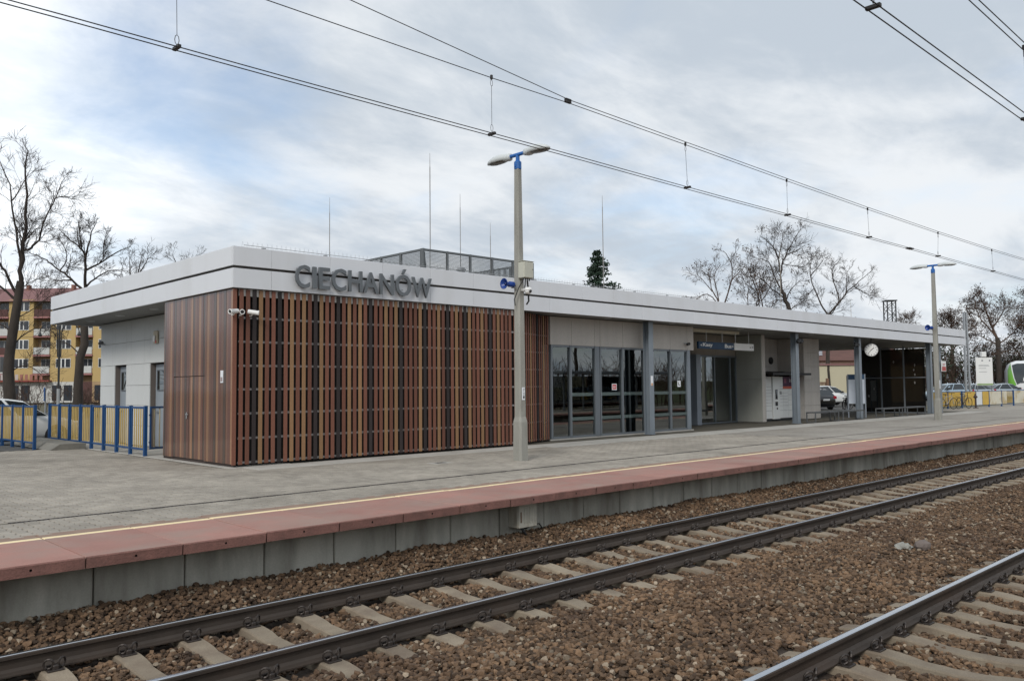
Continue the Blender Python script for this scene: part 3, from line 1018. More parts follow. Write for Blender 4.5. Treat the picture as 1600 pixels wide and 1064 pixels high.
    for a, b in ((18.05, 18.99), (18.99, 20.07), (20.07, 20.33), (20.33, 21.47), (21.47, 22.64), (22.64, 24.08), (24.08, 25.1), (25.1, 25.5)):
        m = MB(); m.cbox(a + .004, b - .004, YG - 0.05, YG - 0.01, 2.845, 3.69, 0.004)
        m.build('concrete_panel', FCB, R_)
    m = MB(); m.box(18.0, 25.48, YG - 0.008, YG + 0.25, 2.85, 3.70); m.build('lintel', JAMB, R_)
    def vbar(x0, x1, z0=0.045, z1=2.84, y0=YG - 0.07, y1=YG + 0.05, mt=ALU):
        m = MB(); m.cbox(x0, x1, y0, y1, z0, z1, 0.004); return m.build('mullion', mt, R_)
    for x0, x1 in ((18.06, 18.12), (18.90, 18.965), (20.06, 20.27), (20.30, 20.355), (21.40, 21.465), (22.56, 22.62), (24.04, 24.10)): vbar(x0, x1)
    vbar(25.06, 25.24, y0=YG - 0.07, mt=STEELBL)
    for a, b in ((18.12, 18.90), (18.965, 20.06), (20.355, 21.40), (21.465, 22.56), (22.62, 24.04), (24.10, 25.06)):
        m = MB(); m.box(a, b, YG - 0.006, YG + 0.006, 0.10, 2.78); p = m.build('glass_pane', GLASS, R_)
        m = MB(); m.cbox(a, b, YG - 0.05, YG + 0.04, 0.04, 0.10, 0.004); m.cbox(a, b, YG - 0.05, YG + 0.04, 2.78, 2.84, 0.004); m.build('transom', ALU, R_)
        m = MB()
        x = a + 0.02
        if a > 18.5:
            while x < b - 0.03:
                m.box(x, x + 0.03, YG - 0.0085, YG - 0.0065, 1.30, 1.40)
                m.box(x, x + 0.03, YG - 0.0085, YG - 0.0065, 0.56, 0.66)
                x += 0.05
            m.build('safety_band', glass_mat('frosted_film', (0.62, 0.68, 0.66), 0.5), p)
    m = MB(); m.box(18.02, 25.4, YG - 0.06, YG + 0.3, 0.0, 0.04); m.build('sill', CONCL, R_)
    # glass stickers
    m = MB(); m.box(20.93, 21.17, YG - 0.012, YG - 0.009, 1.47, 1.67); m.box(20.955, 21.145, YG - 0.0145, YG - 0.0125, 1.495, 1.645, 1)
    m.box(21.0, 21.03, YG - 0.0165, YG - 0.0150, 1.53, 1.60, 0); m.box(21.06, 21.09, YG - 0.0165, YG - 0.0150, 1.53, 1.60, 0)
    m.build('red_sticker', [STICKER, REDP], R_)
    m = MB(); m.box(19.28, 19.68, YG + 0.008, YG + 0.011, 1.05, 1.42); m.build('paper_sheet', M('pale_paper', (0.38, 0.50, 0.48), 0.8), R_)
    m = MB(); m.box(24.52, 24.71, YG - 0.012, YG - 0.009, 1.55, 1.76); m.box(24.57, 24.60, YG - 0.0145, YG - 0.0125, 1.60, 1.71, 1); m.box(24.60, 24.66, YG - 0.0145, YG - 0.0125, 1.60, 1.63, 1)
    m.build('notice', [STICKER, BLACK], R_)
    # interior of the hall
    m = MB()
    m.box(16.7, 25.3, 8.71, 19.2, -0.01, 0.012, 1)
    m.box(16.6, 16.7, 8.1, 19.2, 0, ZS)
    m.box(25.3, 25.38, 10.9, 19.2, 0, ZS)
    m.box(16.7, 25.3, 8.72, 19.25, 3.3, 3.35)
    m.box(17.2, 19.6, 14.0, 14.1, 0.012, 1.15); m.box(20.6, 22.0, 14.0, 14.1, 0.012, 3.3)
    m.box(19.5, 19.9, 11.2, 11.6, 0.012, 3.3); m.box(22.4, 22.8, 11.2, 11.6, 0.012, 3.3)
    m.box(23.0, 25.2, 13.0, 13.1, 0.012, 2.6)
    m.build('hall_interior', [INTW, INTF], R_)
    m = MB()
    for x in (20.6, 22.6):
        m.cbox(x, x + 1.5, 9.6, 10.05, 0.42, 0.47, 0.01); m.box(x + .1, x + .16, 9.62, 10.03, 0.012, 0.42); m.box(x + 1.34, x + 1.4, 9.62, 10.03, 0.012, 0.42)
    m.build('hall_bench', M('bench_dark', (0.06, 0.06, 0.06), 0.5), R_)
    # --- steel columns
    def column(x, y0, w=0.22, d=0.24):
        m = MB(); t = 0.022
        m.cbox(x, x + w, y0, y0 + t, 0.02, ZS + .01, 0.003); m.cbox(x, x + w, y0 + d - t, y0 + d, 0.02, ZS + .01, 0.003)
        m.box(x + w / 2 - .008, x + w / 2 + .008, y0 + t, y0 + d - t, 0.02, ZS + .01)
        m.cbox(x - .03, x + w + .03, y0 - .03, y0 + d + .03, 0.004, 0.02, 0.003)
        return m.build('steel_column', STEELBL, R_)
    for x in (22.24, 32.13, 38.07, 48.03): column(x, 7.93, 0.24, 0.24)
    column(46.66, 7.90, 0.24, 0.24)
    m = MB(); m.box(22.30, 22.42, 7.925, 7.928, 1.60, 1.92); m.box(22.32, 22.40, 7.922, 7.9245, 1.60, 1.68, 1); m.build('column_sticker', [STICKER, M('orange_print', (0.6, 0.3, 0.12), 0.5)], R_)
    # --- recessed entrance
    YB = 10.7
    m = MB(); m.box(25.30, 25.40, YG + 0.06, YB, 2.84, ZS); m.build('side_lintel', FCB, R_)
    for a, b in ((8.55, 9.55), (9.61, 10.65)):
        m = MB(); m.box(25.345, 25.357, a, b, 0.1, 2.8); m.build('glass_pane', GLASS, R_)
    m = MB()
    for y in (8.52, 9.55, 10.63): m.cbox(25.31, 25.39, y, y + .06, 0.02, 2.84, 0.004)
    m.build('side_frame', ALU, R_)
    for a, b in ((25.4, 28.72), (28.72, 30.5), (30.5, 32.08)):
        m = MB(); m.cbox(a + .004, b - .004, YB, YB + 0.04, 2.84, ZS, 0.004); m.build('concrete_panel', M('brown_cement', (0.30, 0.265, 0.225), 0.8, var=0.1, vscale=2), R_)
    m = MB(); m.cbox(28.68, 28.98, YB - 0.28, YB + 0.02, 0.0, 2.84, 0.005); m.build('door_post', STEELB, R_)
    m = MB(); m.cbox(28.98, 32.08, YB - 0.06, YB + 0.06, 2.76, 2.84, 0.004); m.cbox(25.4, 28.68, YB - 0.06, YB + 0.06, 2.76, 2.84, 0.004)
    m.cbox(28.98, 32.08, YB - 0.04, YB + 0.04, 0.0, 0.06, 0.004)
    m.build('door_header', ALU, R_)
    for x in (30.35, 31.55, 32.02): vbar(x, x + .06, 0.06, 2.76, YB - .04, YB + .04)
    for a, b in ((28.98, 30.35), (30.41, 31.55), (31.61, 32.02)):
        m = MB(); m.box(a, b, YB - .005, YB + .005, 0.06, 2.76); m.build('glass_pane', GLASS, R_)
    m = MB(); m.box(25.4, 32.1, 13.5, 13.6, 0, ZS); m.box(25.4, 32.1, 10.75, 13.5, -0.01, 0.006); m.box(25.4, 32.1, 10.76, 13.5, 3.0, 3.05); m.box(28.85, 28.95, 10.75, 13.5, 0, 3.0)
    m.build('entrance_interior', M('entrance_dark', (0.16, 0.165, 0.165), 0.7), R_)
    # wall that ends the entrance
    WGREY = M('wall_grey', (0.36, 0.365, 0.33), 0.85, var=0.12, vscale=1.5, fine=0.06, fscale=25, stretch=(1, 1, 0.3))
    for z0, z1 in ((0.03, 1.815), (1.825, ZS)):
        m = MB(); m.cbox(32.10, 32.135, 9.485, YB - .01, z0, z1, 0.003); m.build('wall_panel', WGREY, R_)
    for z0, z1 in ((0.03, 1.815), (1.825, ZS)):
        m = MB(); m.cbox(32.137, 32.40, 9.48, 9.52, z0, z1, 0.003); m.build('wall_panel', FCB, R_)
    m = MB(); m.box(32.138, 32.40, 9.525, 13.4, 0.0, ZS); m.build('cross_wall', FCB, R_)
    # locker bay back wall and the pier beside it
    zr = [0.02, 0.63, 1.23, 1.81, 2.41, 3.04, ZS]
    for a, b in ((32.41, 33.6), (33.6, 34.8), (34.8, 36.05)):
        for z0, z1 in zip(zr, zr[1:]):
            m = MB(); m.cbox(a + .004, b - .004, 10.9, 10.935, z0 + .004, z1 - .004, 0.003); m.build('wall_panel', FCB, R_)
    for a, b in ((9.645, 10.9),):
        for z0, z1 in zip(zr, zr[1:]):
            m = MB(); m.cbox(36.05, 36.085, a + .004, b - .004, z0 + .004, z1 - .004, 0.003); m.build('wall_panel', FCB, R_)
    for a, b in ((36.05, 36.72), (36.72, 37.56)):
        for z0, z1 in zip(zr, zr[1:]):
            m = MB(); m.cbox(a + .004, b - .004, 9.60, 9.64, z0 + .004, z1 - .004, 0.003); m.build('wall_panel', FCB, R_)
    m = MB(); m.box(36.09, 37.55, 9.645, 19.6, 0.0, ZS); m.box(32.41, 36.088, 10.94, 11.1, 0, ZS); m.build('pier_core', FCB, R_)
    m = MB(); T = Matrix.Translation((35.4, 10.9, 2.70)) @ Matrix.Rotation(math.pi / 2, 4, 'X')
    m.lathe([(0.16, 0), (0.17, 0.03), (0.15, 0.07), (0.05, 0.09)], 16, 0, T); m.build('bulkhead_lamp', BLACK, R_)
    # pale cream box let into the soffit
    m = MB(); m.cbox(25.6, 29.6, 9.0, 9.3, ZS - 0.10, ZS + 0.01, 0.01); m.build('soffit_pale_box', M('cream_panel', (0.55, 0.51, 0.40), 0.6), R_)
    # --- smoked-glass shelter at the far end
    XS = 46.64
    SH = M('shelter_steel', (0.16, 0.175, 0.19), 0.5, var=0.05)
    ys = [8.16, 9.28, 10.5, 11.7]
    for a, b in zip(ys, ys[1:]):
        for z0, z1 in ((0.06, 1.88), (1.93, 3.45)):
            m = MB(); m.box(XS, XS + .012, a + .04, b - .04, z0, z1); m.build('smoked_pane', GLASSD, R_)
    m = MB()
    for y in ys[1:]: m.cbox(XS - .03, XS + .05, y - .04, y + .04, 0.0, 3.62, 0.004)
    for z in (0.03, 1.905, 3.50): m.cbox(XS - .02, XS + .04, 8.16, 11.74, z - .025, z + .025, 0.004)
    m.build('shelter_frame', SH, R_)
    m = MB(); m.cbox(46.7, 51.0, 11.72, 11.8, 0, ZS, 0.01); m.build('shelter_back', M('shelter_dark', (0.045, 0.042, 0.038), 0.6), R_)
    # bird silhouettes and stripes stuck on the smoked glass
    m = MB()
    rr = random.Random(8)
    for y, z in ((8.7, 2.55), (8.75, 2.3), (8.72, 1.62), (9.8, 2.75), (10.9, 1.3), (8.7, 2.05), (11.2, 0.9)):
        m.add([(XS - .004, y - .03, z), (XS - .004, y, z + .09), (XS - .004, y + .05, z + .02), (XS - .004, y + .01, z - .07)], [(0, 1, 2, 3)])
    m.build('bird_sticker', M('pale_sticker', (0.30, 0.29, 0.27), 0.6), R_)
    return R_
STATION = build_station()

def build_sign():
    t = thing('station_sign', (9.1, 7.5, 3.8), 'dark grey raised capital letters spelling CIECHANÓW on the white fascia', 'sign')
    for ch, x0, x1 in (('C', 9.13, 9.48), ('I', 9.55, 9.63), ('E', 9.71, 9.99), ('C', 10.04, 10.41), ('H', 10.47, 10.84), ('A', 10.87, 11.29), ('N', 11.33, 11.73), ('Ó', 11.79, 12.24), ('W', 12.27, 12.87)):
        zt = 4.435 if ch == 'Ó' else 4.285
        ov = 0.012 if ch in 'CÓ' else 0
        if ch == 'I':
            m = MB(); m.cbox(x0, x1 + .015, 7.49, 7.545, 3.80, 4.28, 0.003); o = m.build('letter', LETTER, t)
        else:
            o = text_obj('letter', ch, (x1 - x0, zt - 3.80 + 2 * ov), 0.055, LETTER, t, plane_m((x0, 7.545, 3.80 - ov), (1, 0, 0)), 0.014)
        o['label'] = 'letter ' + ch
    for x in (9.2, 9.59, 9.8, 10.1, 10.52, 10.8, 11.08, 11.37, 11.68, 12.02, 12.4, 12.7):
        for z in (3.95, 4.22):
            m = MB(); m.tube([(x, 7.54, z), (x, 7.605, z)], 0.008, 6); m.build('standoff', GALV, t)
build_sign()

# ------------------------------------------------------------------ roof plant screen and lightning rods
def build_roof_things():
    x0, x1, y0, y1, zb, zt = 15.32, 19.96, 11.0, 14.2, 4.44, 5.76
    t = thing('plant_screen', (x0, y0, zb), 'grey wire mesh screen standing on the roof behind the white fascia', 'screen')
    MESH = M('mesh_wire', (0.17, 0.18, 0.185), 0.5, metal=0.4, var=0.1)
    FR = M('screen_frame', (0.14, 0.15, 0.155), 0.5, metal=0.3, var=0.1)
    def side(p, q, n):
        p, q = Vector(p), Vector(q)
        d = (q - p); L = d.length; d.normalize(); a = math.atan2(d.y, d.x)
        T = rotz(a, (p.x, p.y, 0))
        w = L / n
        for i in range(n + 1):
            m = MB(); m.cbox(i * w - .035, i * w + .035, -.035, .035, zb, zt, 0.005, 0, T); m.build('screen_post', FR, t)
        m = MB(); m.cbox(0.036, L - .036, -.03, .03, zt - .07, zt - .005, 0.004, 0, T); m.cbox(0.036, L - .036, -.03, .03, zb + .25, zb + .31, 0.004, 0, T)
        m.build('screen_rail', FR, t)
        for i in range(n):
            m = MB()
            k = i * w + 0.04
            while k < (i + 1) * w - 0.03:
                m.box(k - .0055, k + .0055, -.004, .004, zb + .31, zt - .07, 0, T); k += 0.040
            z = zb + 0.36
            while z < zt - 0.08:
                m.box(i * w + .035, (i + 1) * w - .035, -.0035, .0035, z - .0055, z + .0055, 0, T); z += 0.040
            m.build('mesh_panel', MESH, t)
    side((x0, y0, 0), (x1, y0, 0), 5)
    side((x0, y1, 0), (x0, y0 + 0.07, 0), 3)
    side((x0 + .07, y1, 0), (x1, y1, 0), 5)
    side((x1, y1 - .07, 0), (x1, y0 + .07, 0), 3)
    m = MB(); m.tube([(x0 + .08, y0 + .05, zt - .1), (x0 + .75, y0 + .75, zb)], 0.03, 6); m.build('screen_brace', FR, t)
    g = thing('roof_air_unit', (17.9, 12.2, 4.44), 'low grey ventilation unit with louvred sloping side inside the roof mesh screen', 'ventilation unit')
    m = MB(); m.prism([(12.0, 4.46), (13.4, 4.46), (13.4, 5.25), (12.5, 5.25)], 17.4, 19.4, 'x'); m.build('casing', M('unit_grey', (0.20, 0.20, 0.20), 0.6, var=0.1), g)
    for k in range(18):
        m = MB(); xx = 17.5 + k * 0.105
        m.add([(xx, 11.985, 4.5), (xx + .04, 11.985, 4.5), (xx + .04, 12.47, 5.23), (xx, 12.47, 5.23)], [(0, 1, 2, 3)])
        m.build('louvre', M('unit_light', (0.34, 0.34, 0.34), 0.6), g)
    m = MB(); m.lathe([(0.13, 5.0), (0.13, 5.28), (0.17, 5.30), (0.12, 5.38), (0.02, 5.42)], 12, 0, Matrix.Translation((17.15, 11.4, 0))); m.lathe([(0.05, 4.44), (0.05, 5.0)], 8, 0, Matrix.Translation((17.15, 11.4, 0)))
    v = m.build('roof_vent', LIGHTG); tag(v, 'small pale mushroom vent cap on the roof beside the mesh screen', 'roof vent')
    rods = [(12.73, 7.07, 0.010, 'shortest lightning rod above the letters, left of the mesh screen'),
            (16.38, 9.05, 0.013, 'tallest lightning rod, rising from the front left corner of the mesh screen'),
            (17.63, 7.93, 0.010, 'lightning rod between the tall corner rod and the lamp post'),
            (18.96, 7.15, 0.010, 'short lightning rod just left of the concrete lamp post'),
            (24.86, 8.98, 0.013, 'lightning rod in front of the dark spruce top')]
    for x, z, r, lab in rods:
        t = thing('lightning_rod', (x, 12.0, 4.44), lab, 'lightning rod', 'lightning rods on the station roof')
        m = MB(); m.tube([(x, 12.0, 4.60), (x, 12.0, z - 0.45)], r * 1.25, 6); m.tube([(x, 12.0, z - 0.45), (x, 12.0, z)], [r * .8, r * .5], 6); m.build('rod', M('rod_metal', (0.30, 0.29, 0.28), 0.5, metal=0.5), t)
        m = MB(); m.lathe([(0.17, 4.45), (0.17, 4.52), (0.06, 4.60)], 12, 0, Matrix.Translation((x, 12.0, 0))); m.build('foot', CONC, t)
    for x, y, z, lab in ((42.3, 14.0, 9.0, 'pale lightning rod in front of the bare trees behind the roof'), (47.6, 12.5, 6.3, 'thin lightning rod near the far end of the roof, right of the bare trees')):
        t = thing('lightning_rod', (x, y, 4.44), lab, 'lightning rod', 'lightning rods on the station roof')
        m = MB(); m.tube([(x, y, 4.60), (x, y, z)], [0.018, 0.010], 6); m.build('rod', M('rod_pale', (0.42, 0.39, 0.34), 0.5), t)
        m = MB(); m.lathe([(0.17, 4.45), (0.17, 4.52), (0.06, 4.60)], 12, 0, Matrix.Translation((x, y, 0))); m.build('foot', CONC, t)
build_roof_things()

# ------------------------------------------------------------------ lamp posts and what hangs on them
POLE = M('pole_concrete', (0.315, 0.308, 0.275), 0.88, var=0.16, vscale=2.5, stretch=(1, 1, 0.3), bump=0.5, bscale=45, fine=0.1, fscale=50,
         dirt=((0.15, 0.135, 0.105), 2.2, 0.50, 0.72, 0.6, (1, 1, 0.35)))
BLUEL = M('lamp_blue', (0.02, 0.13, 0.42), 0.45, var=0.15, vscale=8)
LAMPW = M('lamp_shell', (0.60, 0.63, 0.63), 0.4, var=0.05, vscale=4)
LENS = M('lamp_lens', (0.16, 0.15, 0.13), 0.15, var=0.1)
HORNB = M('horn_blue', (0.010, 0.050, 0.26), 0.35, var=0.08)
CABLE = M('cable_black', (0.015, 0.015, 0.015), 0.5)
def build_lamp(x, y, label, slim=1.0):
    t = thing('lamp_post', (0, 0, 0), label, 'lamp post', 'platform lamp posts')
    def octa(w, z, c=0.3): # chamfered square section
        h = w / 2; k = h * (1 - c)
        return [(h, -k, z), (h, k, z), (k, h, z), (-k, h, z), (-h, k, z), (-h, -k, z), (-k, -h, z), (k, -h, z)]
    m = MB(); m.loft([octa(0.268, -0.03), octa(0.252, 0.84), octa(0.200, 0.95), octa(0.192, 2.2), octa(0.170, 4.2), octa(0.132, 6.42)])
    m.build('shaft', POLE, t)
    m = MB(); m.lathe([(0.080, 6.40), (0.085, 6.42), (0.085, 6.56), (0.05, 6.60)], 12, 0); m.cbox(-.10, -.08, -.02, .02, 6.44, 6.50, .003); m.build('collar', BLUEL, t)
    m = MB(); m.tube([(0, 0, 6.58), (0, 0, 6.72)], 0.045, 10); m.tube([(0, -0.32, 6.735), (0, 0.32, 6.735)], 0.042, 10); m.build('bracket', BLUEL, t)
    for s in (-1, 1):
        rings = []
        for d, w, zt, zb in ((0.22, 0.055, 0.075, -0.065), (0.28, 0.075, 0.085, -0.075), (0.36, 0.085, 0.09, -0.07), (0.40, 0.10, 0.10, -0.05), (0.55, 0.135, 0.115, -0.05), (0.72, 0.14, 0.105, -0.05), (0.88, 0.10, 0.06, -0.045), (0.97, 0.03, 0.0, -0.035)):
            zz = 6.735 - (d - 0.22) * 0.03
            rings.append([(-w, s * d, zz + zb * .9), (-w * .95, s * d, zz + zt * .35), (-w * .6, s * d, zz + zt * .85), (0, s * d, zz + zt), (w * .6, s * d, zz + zt * .85), (w * .95, s * d, zz + zt * .35), (w, s * d, zz + zb * .9), (0, s * d, zz + zb)])
        m = MB(); m.loft(rings if s > 0 else [r[::-1] for r in rings])
        h = m.build('lamp_head', LAMPW, t, smooth=True)
        rings = []
        for d, w, dz in ((0.44, 0.06, -0.052), (0.50, 0.10, -0.066), (0.75, 0.11, -0.072), (0.86, 0.075, -0.062), (0.91, 0.03, -0.052)):
            zz = 6.735 - (d - 0.22) * 0.03
            rings.append([(-w, s * d, zz - 0.044), (-w * .6, s * d, zz + dz), (w * .6, s * d, zz + dz), (w, s * d, zz - 0.044)])
        m = MB(); m.loft(rings); m.build('lens', LENS, h, smooth=True)
    t.location = (x, y, 0)
    return t
build_lamp(12.82, 4.36, 'tall concrete lamp post with two lamp heads, in front of the slatted wall')
build_lamp(38.62, 4.79, 'distant concrete lamp post near the shelter at the far end of the platform')

def horn(loc, az, label, scale=1.0):
    t = thing('loudspeaker', (0, 0, 0), label, 'loudspeaker', 'blue horn loudspeakers on the lamp posts')
    T = Matrix.Rotation(math.pi / 2, 4, 'Y')           # z of the profile -> +x
    m = MB(); m.lathe([(0.055, 0.02), (0.075, 0.03), (0.08, 0.05), (0.08, 0.20), (0.065, 0.22), (0.06, 0.25), (0.075, 0.30), (0.115, 0.36), (0.150, 0.385), (0.152, 0.40), (0.142, 0.398), (0.10, 0.365), (0.05, 0.31), (0.02, 0.29)], 24, 0, T)
    m.build('horn', HORNB, t, smooth=True)
    m = MB(); m.lathe([(0.035, 0.29), (0.045, 0.32), (0.03, 0.355), (0.005, 0.365)], 14, 0, T); m.build('plug', M('horn_dark', (0.012, 0.03, 0.12), 0.4), t, smooth=True)
    m = MB(); m.cbox(-.06, .05, -.02, .02, -.10, -.07, .004); m.cbox(-.08, -.05, -.05, .05, -.13, .10, .004); m.cbox(0.02, 0.05, -0.09, 0.09, -.10, -.075, 0.004)
    m.build('bracket', GALV, t)
    t.location = loc; t.rotation_euler = (0, 0, az); t.scale = (scale,) * 3
    return t
horn((12.70, 4.38, 3.83), RAD(178), 'blue horn loudspeaker on the near lamp post, facing left', 0.78)
horn((38.52, 4.86, 4.0), RAD(165), 'blue horn loudspeaker on the distant lamp post', 0.85)

def build_pole_things():
    t = thing('junction_cabinet', (12.86, 4.2, 3.95), 'cream grey control cabinet strapped to the near lamp post above the loudspeaker', 'cabinet')
    CR = M('cabinet_cream', (0.52, 0.52, 0.44), 0.6, var=0.06, vscale=5)
    m = MB(); m.cbox(12.70, 12.99, 4.09, 4.265, 3.96, 4.32, 0.012); m.build('box', CR, t)
    m = MB(); m.cbox(12.705, 12.985, 4.068, 4.088, 3.965, 4.315, 0.008); d = m.build('door', CR, t)
    m = MB(); m.lathe([(0.008, 0), (0.008, 0.012)], 8, 0, Matrix.Translation((12.96, 4.068, 4.15)) @ Matrix.Rotation(math.pi / 2, 4, 'X')); m.build('lock', BLACK, d)
    m = MB(); m.cbox(12.685, 13.005, 4.06, 4.27, 4.322, 4.332, 0.004); m.build('rain_hood', CR, t)
    m = MB()
    for x in (12.72, 12.78, 12.84, 12.90): m.tube([(x, 4.12, 3.96), (x, 4.12, 3.90)], 0.014, 8)
    m.tube([(12.78, 4.12, 3.91), (12.79, 4.14, 3.80), (12.83, 4.20, 3.72)], 0.014, 6)
    m.tube([(12.84, 4.12, 3.91), (12.90, 4.16, 3.78), (12.97, 4.22, 3.62), (13.0, 4.24, 3.48), (12.95, 4.26, 3.40)], 0.020, 6)
    m.tube([(12.72, 4.12, 3.91), (12.66, 4.2, 3.75), (12.60, 4.28, 3.50), (12.64, 4.30, 3.36)], 0.012, 6)
    m.build('cable', CABLE, t)
    t = thing('dome_camera', (12.86, 4.15, 3.66), 'white dome camera on the near lamp post under the cabinet', 'camera')
    T = Matrix.Translation((12.84, 4.10, 3.68)) @ Matrix.Scale(0.8, 4)
    m = MB(); m.lathe([(0.02, 0.10), (0.07, 0.095), (0.105, 0.06), (0.11, 0.02), (0.105, 0.0)], 18, 0, T); m.cbox(12.80, 12.88, 4.10, 4.28, 3.68, 3.74, .006); m.build('housing', WHITE, t, smooth=True)
    m = MB(); m.lathe([(0.10, 0.0), (0.095, -0.035), (0.065, -0.075), (0.02, -0.092)], 18, 0, T); m.build('bubble', WHITE, t, smooth=True)
    m = MB(); m.lathe([(0.030, 0.0), (0.034, 0.02), (0.026, 0.03)], 12, 0, Matrix.Translation((12.835, 4.035, 3.665)) @ Matrix.Rotation(math.pi / 2, 4, 'X')); m.build('lens', BLACK, t)
    m = MB(); m.cbox(12.705, 12.775, 4.263, 4.247, 1.31, 1.59, 0.001)
    s = thing('pole_notice', (12.74, 4.245, 1.31), 'white upright label with dark characters on the near lamp post', 'label')
    m = MB(); m.cbox(12.775, 12.865, 4.254, 4.258, 1.31, 1.585, 0.001); m.build('plate', STICKER, s)
    for ch, z in (('7', 1.50), ('2', 1.42), ('1', 1.345)):
        text_obj('character', ch, (0.04, 0.055), 0.002, BLACK, s, plane_m((12.81, 4.2535, z), (1, 0, 0)))
    m = MB(); m.cbox(38.60, 38.70, 4.684, 4.689, 1.35, 1.72, 0.001); tag(m.build('pole_notice', STICKER), 'blank white upright label on the distant lamp post', 'label')
build_pole_things()

# ------------------------------------------------------------------ cameras, alarm box
def build_wall_devices():
    for x, az, lab in ((7.76, RAD(200), 'white bullet camera at the corner of the slatted wall, leftmost of the three'),
                       (7.93, RAD(245), 'white bullet camera on the slatted wall, middle one of the three'),
                       (8.16, RAD(330), 'white bullet camera on the slatted wall pointing right along the platform')):
        t = thing('bullet_camera', (0, 0, 0), lab, 'camera', 'security cameras on the slatted wall')
        T = Matrix.Rotation(math.pi / 2, 4, 'Y')
        m = MB(); m.lathe([(0.03, -0.10), (0.045, -0.095), (0.048, -0.08), (0.048, 0.10), (0.053, 0.105), (0.053, 0.13), (0.04, 0.13), (0.038, 0.115)], 16, 0, T); m.build('housing', WHITE, t, smooth=True)
        m = MB(); m.lathe([(0.037, 0.112), (0.037, 0.118)], 14, 0, T); m.build('lens', BLACK, t)
        t.location = (x, 7.54, 3.20); t.rotation_euler = (0, RAD(8), az)
        m = MB(); m.tube([(x, 7.545, 3.16), (x, 7.60, 3.13), (x, 7.655, 3.13)], 0.018, 8)
        b = m.build('arm', WHITE); b.parent = t
        b.matrix_parent_inverse = (Matrix.Translation(t.location) @ t.rotation_euler.to_matrix().to_4x4()).inverted()
    t = thing('alarm_box', (9.05, 15.0, 2.95), 'beige alarm sounder box with red lens on the pale side wall', 'alarm')
    BG = M('beige_plastic', (0.55, 0.48, 0.36), 0.5)
    m = MB(); m.cbox(8.985, 9.048, 14.86, 15.12, 2.90, 3.26, 0.02); m.build('case', BG, t)
    m = MB(); m.cbox(8.94, 8.983, 14.93, 15.05, 2.95, 3.13, 0.015); m.build('cover', WHITE, t)
    m = MB(); m.cbox(8.97, 8.984, 14.88, 14.94, 2.91, 2.99, 0.004); m.build('lens', REDP, t)
    t = thing('wall_camera', (9.05, 19.4, 3.05), 'small grey camera on a bracket at the far corner of the pale side wall', 'camera')
    m = MB(); m.cbox(8.93, 9.048, 19.22, 19.27, 3.04, 3.08, 0.01); m.build('bracket', GALV, t)
    m = MB(); m.lathe([(0.035, -0.07), (0.045, -0.06), (0.045, 0.07), (0.035, 0.08)], 12, 0, Matrix.Translation((8.92, 19.25, 3.10)) @ Matrix.Rotation(RAD(70), 4, 'Y')); m.build('housing', M('cam_dark', (0.12, 0.12, 0.12), 0.4), t)
    t = thing('panel_camera', (24.95, 8.38, 3.05), 'small dark camera on the concrete panel right of the steel column', 'camera')
    m = MB(); m.cbox(24.90, 24.96, 8.30, 8.398, 3.06, 3.10, 0.006); m.build('bracket', LIGHTG, t)
    m = MB(); m.lathe([(0.04, -0.07), (0.05, -0.06), (0.05, 0.08), (0.04, 0.09)], 12, 0, Matrix.Translation((24.98, 8.28, 3.05)) @ Matrix.Rotation(RAD(80), 4, 'Y')); m.build('housing', BLACK, t)
    for i, (x, lab) in enumerate(((32.16, 'black camera cluster at the top of the steel column beside the parcel lockers'), (37.45, 'black camera at the top of the steel column beside the clock'))):
        t = thing('column_camera', (x, 7.9, 3.4), lab, 'camera')
        m = MB(); m.cbox(x - .05, x + .3, 7.80, 7.86, 3.40, 3.46, 0.01); m.build('bracket', BLACK, t)
        for dx in (-.05, 0.2):
            m = MB(); m.lathe([(0.05, -.1), (0.065, -.08), (0.065, .1), (0.05, .11)], 10, 0, Matrix.Translation((x + dx, 7.80, 3.34)) @ Matrix.Rotation(RAD(70 if dx else -75), 4, 'Y')); m.build('housing', BLACK, t)
build_wall_devices()

